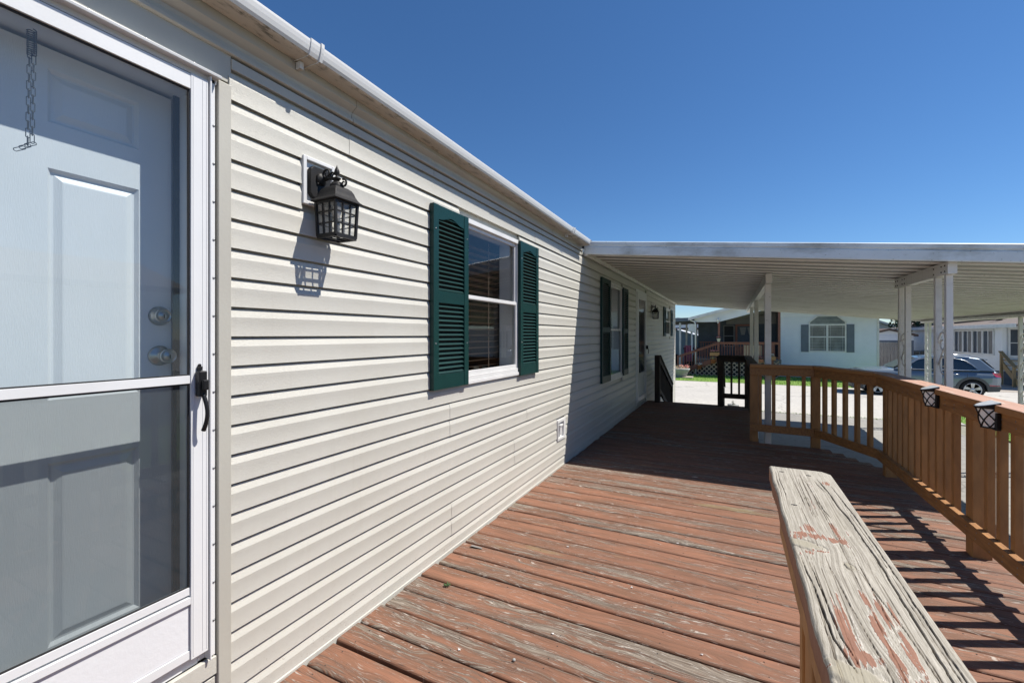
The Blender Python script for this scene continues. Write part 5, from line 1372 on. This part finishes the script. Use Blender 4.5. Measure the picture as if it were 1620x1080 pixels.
# ------------------------------------------------------------------ parked car
def make_car():
    x_r = 10.16; base = 2.92; x_f = x_r - base; yn, yw = 23.35, 1.88
    C = thing('parked_car', 'blue grey SUV parked along the far side of the street', 'car', ((x_r + x_f) / 2, yn + yw / 2, GZ))
    g = GZ; rw = .372; ra = .43
    def arch(xc, n=14, r=ra): return [(xc + r * math.cos(PI * i / n), g + rw + r * math.sin(PI * i / n)) for i in range(n + 1)]   # from + side to - side
    xf0, xr0 = x_f - .92, x_r + .86
    # lower body outline, clockwise from front bottom
    low = [(xf0 + .12, g + .24), (xf0 + .02, g + .42), (xf0, g + .62), (xf0 + .03, g + .82), (xf0 + .14, g + .94), (xf0 + .5, g + 1.03), (x_f + .32, g + 1.10), (x_f + .62, g + 1.12), (x_f + 1.6, g + 1.09), (x_r - .2, g + 1.12), (x_r + .35, g + 1.13), (xr0 - .16, g + 1.10), (xr0 - .05, g + 1.02), (xr0, g + .80), (xr0 - .01, g + .52), (xr0 - .08, g + .34), (x_r + ra + .06, g + .30)]
    low += [p for p in arch(x_r)] + [(x_r - ra - .04, g + .26), (x_f + ra + .04, g + .26)] + [p for p in arch(x_f)] + [(x_f - ra - .05, g + .25)]
    # cross sections of the body side: y offset as function of z
    def side(z):
        t = (z - g)
        if t < .45: return .02 + .05 * (.45 - t) / .2
        if t < .85: return .0 + .02 * (.85 - t) / .4
        return .0 + .22 * max(0, (t - .85) / .30) ** 1.8
    bm = bmesh.new()
    def sidemesh(yfun, flip):
        vs = [bm.verts.new((x, yfun(z), z)) for x, z in low]
        return vs
    vn = sidemesh(lambda z: yn + side(z), 0); vf = sidemesh(lambda z: yn + yw - side(z), 1)
    n = len(low)
    for i in range(n): bm.faces.new((vn[i], vn[(i + 1) % n], vf[(i + 1) % n], vf[i]))
    fa = bm.faces.new(vn); fb = bm.faces.new(list(reversed(vf)))
    # cut horizontally so the side can curve
    for zc in (.55, .70, .85, .92, .98, 1.04, 1.09):
        bmesh.ops.bisect_plane(bm, geom=bm.verts[:] + bm.edges[:] + bm.faces[:], plane_co=(0, 0, g + zc), plane_no=(0, 0, 1))
    for xc in (xf0 + .25, xf0 + .5, xr0 - .3, xr0 - .15):
        bmesh.ops.bisect_plane(bm, geom=bm.verts[:] + bm.edges[:] + bm.faces[:], plane_co=(xc, 0, 0), plane_no=(1, 0, 0))
    ymid = yn + yw / 2
    for v in bm.verts:
        s_ = -1 if v.co.y < ymid else 1
        v.co.y = ymid + s_ * (yw / 2 - side(v.co.z))
        # rounded plan at nose and tail
        dn = max(0, (xf0 + .55 - v.co.x) / .55); dt = max(0, (v.co.x - (xr0 - .42)) / .42)
        v.co.y -= s_ * (.24 * dn ** 2.2 + .16 * dt ** 2.2)
    bmesh.ops.recalc_face_normals(bm, faces=bm.faces)
    me = D.meshes.new('body'); bm.to_mesh(me); bm.free(); me.materials.append(M['car_paint'])
    me.transform(Matrix.Translation(-ROOT[C.name]))
    o = D.objects.new('body', me); COL.objects.link(o); o.parent = C; ROOT[o.name] = ROOT[C.name]
    bv = o.modifiers.new('edge', 'BEVEL'); bv.width = .03; bv.segments = 3; bv.limit_method = 'ANGLE'; bv.angle_limit = R(35)
    body = o
    # greenhouse: roof + pillars in paint, glass panels set on the sides
    gl = [(x_f + .55, 1.10), (x_f + 1.35, 1.58), (x_f + 1.75, 1.66), (x_r - .75, 1.685), (x_r - .1, 1.655), (x_r + .32, 1.58), (x_r + .70, 1.12)]
    def gy(z): return .10 + .26 * (z - 1.10) / .58
    b = MB(); b.smooth = False; m = len(gl)
    A = [(x, yn + gy(z), g + z) for x, z in gl]; B_ = [(x, yn + yw - gy(z), g + z) for x, z in gl]
    b.add(A + B_, [tuple(range(m)), tuple(range(2 * m - 1, m - 1, -1))] + [(i, i + 1, m + i + 1, m + i) for i in range(m - 1)])
    b.build('cabin', M['car_paint'], body, .05, 3)
    b = MB(); sp = [(x_r + .26, 1.615), (x_r + .58, 1.555), (x_r + .56, 1.525), (x_r + .26, 1.56)]
    for e in (0,): b.prism([(x, g + z) for x, z in sp], 'y', yn + .40, yn + yw - .40)
    b.build('spoiler', M['car_paint'], body, .01)
    def glasspoly(pts, name='side_window', par=body):
        b = MB(); b.add([(x, yn + gy(z) - .012, g + z) for x, z in pts], [tuple(range(len(pts)))]); b.build(name, M['car_glass'], par)
        b = MB(); b.add([(x, yn + yw - gy(z) + .012, g + z) for x, z in pts], [tuple(range(len(pts)))]); b.build(name, M['car_glass'], par)
    glasspoly([(x_f + .86, 1.14), (x_f + 1.95, 1.14), (x_f + 1.95, 1.57), (x_f + 1.62, 1.56), (x_f + 1.38, 1.50)])
    glasspoly([(x_f + 2.03, 1.14), (x_r + .18, 1.145), (x_r + .02, 1.35), (x_r - .16, 1.49), (x_r - .45, 1.56), (x_f + 2.03, 1.575)])
    b = MB()
    def chrome(pts, r=.014):
        b.tube([(x, yn + gy(z) - .016, g + z) for x, z in pts], r, 6)
    chrome([(x_f + .80, 1.125), (x_f + 2.0, 1.125), (x_r + .22, 1.13), (x_r + .04, 1.36), (x_r - .15, 1.51), (x_r - .45, 1.585), (x_f + 1.95, 1.595), (x_f + 1.6, 1.585), (x_f + 1.34, 1.52), (x_f + .80, 1.125)])
    b.build('window_trim', M['chrome'], body)
    b = MB(); b.tube([(x_f + 1.55, yn + .36, g + 1.69), (x_f + 1.8, yn + .36, g + 1.72), (x_r - .5, yn + .36, g + 1.735), (x_r + .05, yn + .36, g + 1.69)], .018, 6); b.build('roof_rail', M['chrome'], body)
    b = MB(); b.add([(x_f + .58, yn + .22, g + 1.135), (x_f + 1.30, yn + .36, g + 1.57), (x_f + 1.30, yn + yw - .36, g + 1.57), (x_f + .58, yn + yw - .22, g + 1.135)], [(0, 1, 2, 3)])
    b.v = [(v[0] - .03, v[1], v[2] + .03) for v in b.v]; b.build('windscreen', M['car_glass'], body)
    b = MB(); b.add([(x_r + .395, yn + .38, g + 1.53), (x_r + .70, yn + .26, g + 1.16), (x_r + .70, yn + yw - .26, g + 1.16), (x_r + .395, yn + yw - .38, g + 1.53)], [(0, 1, 2, 3)])
    b.v = [(v[0] + .035, v[1], v[2] + .02) for v in b.v]; b.build('rear_window', M['car_glass'], body)
    # cladding along arches and sill
    b = MB()
    for xc in (x_r, x_f):
        p0 = arch(xc, 16, ra - .015); p1 = arch(xc, 16, ra + .075)
        for i in range(16): b.add([(p0[i][0], yn - .012, p0[i][1]), (p0[i + 1][0], yn - .012, p0[i + 1][1]), (p1[i + 1][0], yn - .010, p1[i + 1][1]), (p1[i][0], yn - .010, p1[i][1]), (p1[i][0], yn + .05, p1[i][1]), (p1[i + 1][0], yn + .05, p1[i + 1][1])], [(0, 1, 2, 3), (3, 2, 5, 4)])
    b.box(x_f + ra - .01, x_r - ra + .01, yn - .008, yn + .05, g + .25, g + .44)
    b.prism([(x_r + ra, g + .30), (xr0 - .10, g + .33), (xr0 - .03, g + .52), (x_r + ra, g + .52)], 'y', yn + .03, yn + yw - .03)
    b.prism([(xf0 + .10, g + .24), (x_f - ra, g + .25), (x_f - ra, g + .48), (xf0 + .0, g + .46)], 'y', yn + .06, yn + yw - .06)
    b.build('cladding', M['car_clad'], body)
    b = MB(); b.add([(x_r + .55, yn + .085, g + 1.06), (xr0 - .06, yn + .19, g + 1.03), (xr0 + .005, yn + .21, g + .87), (x_r + .66, yn + .085, g + .90)], [(0, 1, 2, 3)]); b.v = [(v[0], v[1] - .055, v[2]) for v in b.v]
    b.build('tail_light', M['tail'], body)
    for ya in (yn + .22, yn + yw - .55): b = MB(); b.box(xr0 - .03, xr0 + .012, ya, ya + .33, g + .87, g + 1.02); b.build('tail_light', M['tail'], body)
    b = MB(); b.add([(xr0 - .38, yn + .012, g + .575), (xr0 - .06, yn + .10, g + .565), (xr0 - .06, yn + .10, g + .535), (xr0 - .38, yn + .012, g + .535)], [(0, 1, 2, 3)]); b.build('reflector', M['tail'], body)
    b = MB(); b.box(xf0 - .01, xf0 + .2, yn + .18, yn + .5, g + .72, g + .86); b.build('headlight', M['headlight'], body, .02)
    b = MB(); b.tube([(x_r - .62, yn - .005, g + .955), (x_r - .5, yn - .035, g + .962), (x_r - .38, yn - .005, g + .965)], .018, 6); b.tube([(x_f + 1.62, yn - .005, g + .955), (x_f + 1.74, yn - .035, g + .96), (x_f + 1.86, yn - .005, g + .962)], .018, 6); b.build('door_handle', M['chrome'], body)
    b = MB(); b.lathe([(.02, -.10), (.08, -.07), (.10, .0), (.08, .07), (.02, .10)], (x_f + .98, yn - .06, g + 1.19), 'x', 12); b.tube([(x_f + 1.0, yn - .03, g + 1.14), (x_f + 1.02, yn + .08, g + 1.10)], .02, 6); b.build('wing_mirror', M['chrome'], body)
    # door seams
    b = MB()
    for x in (x_f + .95, x_f + 1.98, x_r - .18): b.tube([(x, yn - .001, g + .46), (x + .02, yn - .002, g + .8), (x + .03, yn + .015, g + 1.0)], .005, 5)
    b.build('door_seam', M['rubber'], body)
    b = MB()
    for xc in (x_f, x_r): b.box(xc - .45, xc + .45, yn + .25, yn + yw - .25, g + .25, g + .85)
    b.build('wheel_well', M['black_plastic'], body)
    for xc in (x_f, x_r):
        for s_ in (0, 1):
            yc = yn + .02 if s_ == 0 else yn + yw - .02; d = 1 if s_ == 0 else -1
            b = MB(); b.lathe([(.265, .0), (.29, -.0), (.355, .01), (rw, .04), (rw, .20), (.34, .23), (.2, .23)], (xc, yc, g + rw), 'y', 32) if d > 0 else b.lathe([(.265, .0), (.29, .0), (.355, -.01), (rw, -.04), (rw, -.20), (.34, -.23), (.2, -.23)], (xc, yc, g + rw), 'y', 32)
            t = b.build('wheel', M['tyre'], C)
            b = MB(); b.lathe([(.262, .0), (.268, -.012 * d), (.245, -.008 * d), (.238, .05 * d)], (xc, yc, g + rw), 'y', 32)
            for k in range(5):
                a = 2 * PI * k / 5 + .3
                for off in (-.16, .16):
                    a2 = a + off * .9
                    b.bar((xc + .05 * math.cos(a), yc + .012 * d, g + rw + .05 * math.sin(a)), (xc + .255 * math.cos(a2), yc + .0 * d, g + rw + .255 * math.sin(a2)), .03, .055, (-math.sin(a), 0, math.cos(a)))
                b.bar((xc + .05 * math.cos(a), yc + .012 * d, g + rw + .05 * math.sin(a)), (xc + .2 * math.cos(a), yc + .004 * d, g + rw + .2 * math.sin(a)), .03, .07, (-math.sin(a), 0, math.cos(a)))
            b.lathe([(.07, .02 * d), (.06, -.01 * d), (.02, -.014 * d)], (xc, yc, g + rw), 'y', 16)
            b.build('rim', M['rim'], t)
            b = MB(); b.lathe([(.235, .055 * d), (.02, .06 * d)], (xc, yc, g + rw), 'y', 24); b.build('brake_disc', M['rubber'], t)
make_car()

# ------------------------------------------------------------------ white house on the right
WX = 14.0
WH = thing('white_house', 'long white house on the right with a row of tall windows and brown roof', 'house', (WX, 36, GZ))
b = MB(); b.box(WX, WX + 7, 31.0, 48, -.35, 2.0); b.box(WX - .02, WX + .12, 30.94, 31.08, -.35, 1.9); b.build('wall', M['light_siding'], WH)
b = MB(); b.box(WX + .08, WX + 7, 31.05, 48, GZ, -.36); b.build('skirting', M['slate_shutter'], WH)
b = MB(); b.add([(WX - .35, 28.9, 2.0), (WX - .35, 48.3, 2.0), (WX + 4, 48.3, 3.0), (WX + 4, 28.9, 3.0), (WX - .35, 28.9, 1.9), (WX - .35, 48.3, 1.9), (WX + 4, 48.3, 2.9), (WX + 4, 28.9, 2.9)], [(0, 3, 2, 1), (4, 5, 6, 7), (3, 0, 4, 7), (1, 2, 6, 5)]); rfw = b.build('roof', M['brown_shingle'], WH)
b = MB(); b.box(WX - .40, WX - .352, 28.9, 48.3, 1.84, 2.03); b.build('eave_gutter', M['white_vinyl'], rfw, .01)
b = MB(); b.lathe([(.14, 0), (.14, .1), (.22, .12), (.22, .22), (.05, .28)], (WX + .9, 33.6, 2.30), 'z', 14); b.build('roof_vent', M['steel'], rfw)
b = MB(); b.tube([(WX + .65, 38.2, 2.28), (WX + .9, 35.3, 2.36), (WX + 1.3, 34.2, 2.42), (WX + 1.8, 33.9, 2.56)], .05, 6); b.tube([(WX + 1.9, 32.4, 2.58), (WX + 1.9, 31.5, 2.62), (WX + 2.0, 30.2, 2.66), (WX + 1.9, 29.6, 2.6)], .05, 6); b.build('roof_cable', M['rubber'], rfw)
b = MB(); b.lathe([(.12, 0), (.12, .16), (.16, .17), (.03, .22)], (WX + 2.0, 31.7, 2.58), 'z', 12); b.build('roof_vent', M['pot_white'], rfw)
yy = 31.7
for i in range(5):
    w = 1.12; b = MB(); x0, x1 = WX - .05, WX - .001
    b.box(x0, x1, yy, yy + .10, .42, 1.78); b.box(x0, x1, yy + w - .06, yy + w, .42, 1.78); b.box(x0, x1, yy + .10, yy + w - .06, 1.70, 1.78); b.box(x0, x1, yy + .10, yy + w - .06, .42, .50); b.box(x0, x1, yy + .54, yy + .60, .50, 1.70)
    wo = b.build('window', M['white_vinyl'], WH, .004)
    b = MB(); b.quad((WX - .012, yy + .6, .5), (WX - .012, yy + w - .06, .5), (WX - .012, yy + w - .06, 1.7), (WX - .012, yy + .6, 1.7)); b.build('pane', M['dark_wall'], wo)
    b = MB(); b.quad((WX - .014, yy + .1, .5), (WX - .014, yy + .54, .5), (WX - .014, yy + .54, 1.7), (WX - .014, yy + .1, 1.7)); b.build('pane', M['soffit_grey'], wo)
    yy += w + .02
b = MB(); b.box(WX + .20, WX + .28, 30.94, 30.999, .32, 1.86); b.box(WX + 1.02, WX + 1.10, 30.94, 30.999, .32, 1.86); b.box(WX + .28, WX + 1.02, 30.94, 30.999, 1.76, 1.86); b.box(WX + .28, WX + 1.02, 30.94, 30.999, .32, .46); b.box(WX + .28, WX + 1.02, 30.945, 30.999, 1.07, 1.11); dw = b.build('door', M['white_vinyl'], WH, .006)
b = MB(); b.box(WX + .281, WX + 1.019, 30.965, 30.995, .461, 1.759); b.build('pane', M['dark_wall'], dw)
# wooden steps going down towards the street
ST = thing('wooden_steps', 'yellowish wooden entry steps with handrail at the white house', 'steps', (14.5, 30.3, GZ))
b = MB()
for i in range(5): b.box(14.0, 15.2, 30.60 - i * .28, 30.92 - i * .28, .20 - i * .25, .24 - i * .25)
b.build('tread', M['new_wood'], ST, .004)
for x in (13.97, 15.22): b = MB(); b.prism([(30.92, .18), (30.92, -.12), (29.42, GZ), (29.30, GZ), (29.30, GZ + .2)], 'x', x - .025, x + .025); b.build('stringer', M['new_wood'], ST)
for y, zt in ((30.86, .60), (29.75, -.04)): b = MB(); b.box(13.87, 13.97, y - .05, y + .05, GZ, zt); b.build('post', M['new_wood'], ST, .004)
b = MB(); b.bar((13.92, 30.95, .66), (13.92, 29.62, -.10), .16, .045); b.build('handrail', M['new_wood'], ST, .004)

# ------------------------------------------------------------------ background between the houses
MH = thing('mint_house', 'pale mint green house gable behind the street', 'house', (12, 50, GZ))
b = MB(); b.prism([(9.6, GZ), (18.5, GZ), (18.5, 1.6), (15.5, 1.75), (9.6, 4.25)], 'y', 50, 56); b.build('wall', M['mint_siding'], MH)
b = MB(); b.add([(9.4, 49.7, 4.52), (16.0, 49.7, 1.80), (16.0, 56, 1.80), (9.4, 56, 4.52), (9.4, 49.7, 4.32), (16.0, 49.7, 1.62), (16, 56, 1.62), (9.4, 56, 4.32)], [(0, 1, 2, 3), (7, 6, 5, 4), (0, 4, 5, 1)]); b.build('roof', M['mint_siding'], MH)
b = MB(); b.tube([(13.25, 52, 2.8), (13.25, 52, 4.2)], .035, 6); b.tube([(13.6, 52, 2.8), (13.6, 52, 3.6)], .03, 6); b.build('antenna', M['steel'], MH)
def gable_shed(name, label, xa, xb, ze, zp_, y, mat, trim, inner=None):
    S = thing(name, label, 'garage' if inner else 'shed', ((xa + xb) / 2, y, GZ)); xm = (xa + xb) / 2
    b = MB(); b.prism([(xa, GZ + 2.16 if inner else GZ), (xb, GZ + 2.16 if inner else GZ), (xb, ze), (xm, zp_), (xa, ze)], 'y', y, y + .1)
    lap_wall(b, xa, xb, GZ + 2.16 if inner else GZ, ze, y, .14)
    b.box(xa, xa + .1, y + .1, y + 5, GZ, ze); b.box(xb - .1, xb, y + .1, y + 5, GZ, ze)
    b.build('wall', M[mat], S)
    b = MB()
    for s_ in (-1, 1):
        e = xa - .2 if s_ < 0 else xb + .2
        b.add([(xm, y - .2, zp_ + .12), (e, y - .2, ze + .03), (e, y + 5, ze + .03), (xm, y + 5, zp_ + .12), (xm, y - .2, zp_ - .02), (e, y - .2, ze - .11), (e, y + 5, ze - .11), (xm, y + 5, zp_ - .02)], [(0, 1, 2, 3), (7, 6, 5, 4), (0, 4, 5, 1)])
    b.build('roof', M[trim], S)
    if inner:
        b = MB(); b.box(xa, xb, y - .04, y - .025, GZ + 2.02, GZ + 2.16); b.box(xa, xa + .25, y - .04, y - .025, GZ, GZ + 2.02); b.box(xb - .2, xb, y - .04, y - .025, GZ, GZ + 2.02); fr_ = b.build('door_frame', M['slate_shutter'], S)
        b = MB(); x = xa + .26
        while x < xb - .3: b.box(x, x + .17, y + .03, y + .07, GZ + .05, GZ + 2.0); x += .185
        b.box(xa + .26, xb - .21, y - .005, y + .025, GZ + 1.68, GZ + 1.78); b.build('plank_door', M['old_fence'], S)
    return S
gable_shed('garage', 'small white garage with brown roof edge and grey plank door behind the car', 10.0, 12.55, 1.50, 1.82, 38, 'light_siding', 'brown_trim', True)
gable_shed('shed', 'white lap sided shed beside the red wall', 12.9, 14.9, 1.18, 1.75, 46, 'light_siding', 'brown_trim')
GH = thing('grey_house', 'distant grey house with brown hip roof behind the sheds', 'house', (19, 60, GZ))
b = MB(); b.box(17.6, 24, 60, 66, GZ, 1.95); b.build('wall', M['grey_siding'], GH)
b = MB(); b.add([(17.2, 59.6, 1.95), (24.4, 59.6, 1.95), (24.4, 66.4, 1.95), (17.2, 66.4, 1.95), (19.6, 63, 3.1), (22, 63, 3.1)], [(0, 1, 5, 4), (1, 2, 5), (2, 3, 4, 5), (3, 0, 4)]); b.build('roof', M['grey_shingle'], GH)
b = MB(); b.box(15.4, 17.8, 50, 50.2, GZ, 1.10); b.box(16.2, 16.5, 50.2, 50.6, GZ, 2.0)
one(b, 'red_barn_wall', M['red_paint'], 'dark red outbuilding wall seen between the white shed and carport post', 'outbuilding', (16.6, 50, GZ))
BN = thing('refuse_bin', 'navy blue wheeled bin in front of the red wall', 'bin', (15.2, 44.5, GZ))
b = MB(); b.prism([(14.4, GZ), (16.0, GZ), (16.2, .05), (14.2, .05)], 'y', 44.2, 44.9); b.build('body', M['navy_bin'], BN, .03)
b = MB(); b.box(14.15, 16.25, 44.1, 45.0, .052, .16); b.build('lid', M['pot_white'], BN, .03)
MBx = thing('mailbox', 'rounded dark mailbox on a post by the plank garage', 'mailbox', (10.95, 29.5, GZ))
b = MB(); b.lathe([(.02, -.32), (.22, -.3), (.24, -.1), (.24, .25), (.2, .3)], (10.62, 29.4, .10), 'y', 16); b.build('box', M['black_metal'], MBx)
b = MB(); b.tube([(10.62, 29.4, GZ), (10.62, 29.4, -.12)], .05, 8); b.build('post', M['brown_trim'], MBx)
# second car behind
C2 = thing('parked_car', 'pale roofed car parked farther back behind the blue grey SUV', 'car', (13.4, 41, GZ))
b = MB(); pr = [(11.3, GZ + .3), (11.25, GZ + .7), (12.0, GZ + .92), (15.0, GZ + .92), (15.4, GZ + .7), (15.35, GZ + .3)]; b.prism(pr, 'y', 40.2, 41.9); bd = b.build('body', M['car_paint'], C2, .08, 3)
b = MB(); b.prism([(12.0, GZ + .93), (12.8, GZ + 1.42), (14.2, GZ + 1.46), (15.0, GZ + .95)], 'y', 40.35, 41.75); b.build('cabin', M['car_paint'], bd, .08, 3)
b = MB(); b.add([(12.35, 40.32, GZ + .98), (13.5, 40.32, GZ + .98), (13.5, 40.32, GZ + 1.36), (12.85, 40.32, GZ + 1.34)], [(0, 1, 2, 3)]); b.add([(13.57, 40.32, GZ + .98), (14.7, 40.32, GZ + .98), (14.2, 40.32, GZ + 1.36), (13.57, 40.32, GZ + 1.37)], [(0, 1, 2, 3)]); b.build('side_window', M['car_glass'], bd)
for x in (12.1, 14.5): b = MB(); b.lathe([(.2, 0), (.32, .02), (.32, .2)], (x, 40.18, GZ + .32), 'y', 20); b.build('wheel', M['tyre'], C2)

# ------------------------------------------------------------------ trees
def tree(x, y, h, cr, label, mat, seed, nl=2600, leaf=.16, low=.35):
    T = thing('tree', label, 'tree', (x, y, GZ), 'background trees'); rnd = random.Random(seed)
    b = MB(); b.tube([(x, y, GZ), (x + .1, y, GZ + h * .3), (x - .1, y + .1, GZ + h * .55), (x, y, GZ + h * .8)], [h * .035, h * .028, h * .018, h * .006], 10)
    cl = []
    for i in range(13):
        a = rnd.uniform(0, 2 * PI); rr_ = cr * rnd.uniform(.2, .75); zz = GZ + h * rnd.uniform(low + .1, .92); c = (x + rr_ * math.cos(a), y + rr_ * math.sin(a), zz); cl.append((c, cr * rnd.uniform(.28, .48)))
        b.tube([(x, y, GZ + h * rnd.uniform(.25, .6)), ((x + c[0]) / 2, (y + c[1]) / 2, zz - h * .08), c], [h * .014, h * .009, h * .003], 6)
    b.build('trunk', M['bark'], T)
    b = MB()
    for c, r_ in cl: clump(b, c, r_, r_, r_ * .75, nl // 13, leaf, rnd)
    b.build('crown', M[mat], T, fixn=False)
tree(15.2, 44.0, 6.9, 3.2, 'leafy tree whose dark branches hang down below the carport edge', 'leaf_dark', 21, 5200, .14, .38)
tree(23.0, 70, 5.2, 4.2, 'rounded light green tree on the horizon behind the grey house', 'leaf', 22, 2600, .25, .1)

# white home facing on the driveway side: it is what the door glass reflects
NB = thing('neighbour_home', 'pale grey home on the other side of the driveway', 'house', (18, 0, GZ))
b = MB(); b.box(15.2, 21, -14, 8, GZ, 2.9); b.build('wall', M['light_siding'], NB)
b = MB(); b.prism([(14.8, 2.9), (21.4, 2.9), (21.4, 3.05), (18.1, 4.15), (14.8, 3.05)], 'y', -14.3, 8.3); b.build('roof', M['grey_shingle'], NB)

# ------------------------------------------------------------------ light, sky, camera
S = Vector((.60, .29, 1.)).normalized()
ld = D.lights.new('sun', 'SUN'); ld.energy = 5.; ld.angle = R(.53); ld.color = (1., .945, .865)
lo = D.objects.new('sun', ld); COL.objects.link(lo); lo.rotation_euler = S.to_track_quat('Z', 'Y').to_euler(); lo.location = (20, 10, 30)
w = D.worlds.new('World'); sc.world = w; w.use_nodes = True
nt = w.node_tree; bg = nt.nodes['Background']
sky = nt.nodes.new('ShaderNodeTexSky'); sky.sky_type = 'NISHITA'; sky.sun_disc = False
sky.sun_elevation = math.asin(S.z); sky.sun_rotation = math.atan2(S.x, S.y)
sky.altitude = 600; sky.air_density = 1.; sky.dust_density = .0; sky.ozone_density = 8.
hs = nt.nodes.new('ShaderNodeHueSaturation'); hs.inputs['Saturation'].default_value = 1.1
nt.links.new(sky.outputs[0], hs.inputs['Color']); nt.links.new(hs.outputs[0], bg.inputs[0]); bg.inputs[1].default_value = .086

cd = D.cameras.new('camera'); cam = D.objects.new('camera', cd); COL.objects.link(cam); sc.camera = cam
th = math.atan(348 / 690)
cam.location = (1.745, 0, 1.48); cam.rotation_euler = (PI / 2, 0, th)
cd.sensor_width = 36; cd.sensor_fit = 'HORIZONTAL'; cd.lens = 690 / 1620 * 36; cd.shift_y = -10 / 1620
cd.clip_start = .05; cd.clip_end = 1500
sc.view_settings.view_transform = 'Standard'; sc.view_settings.look = 'None'; sc.view_settings.exposure = .5; sc.view_settings.gamma = 1
sc.cycles.max_bounces = 8; sc.cycles.transparent_max_bounces = 16; sc.cycles.use_denoising = True
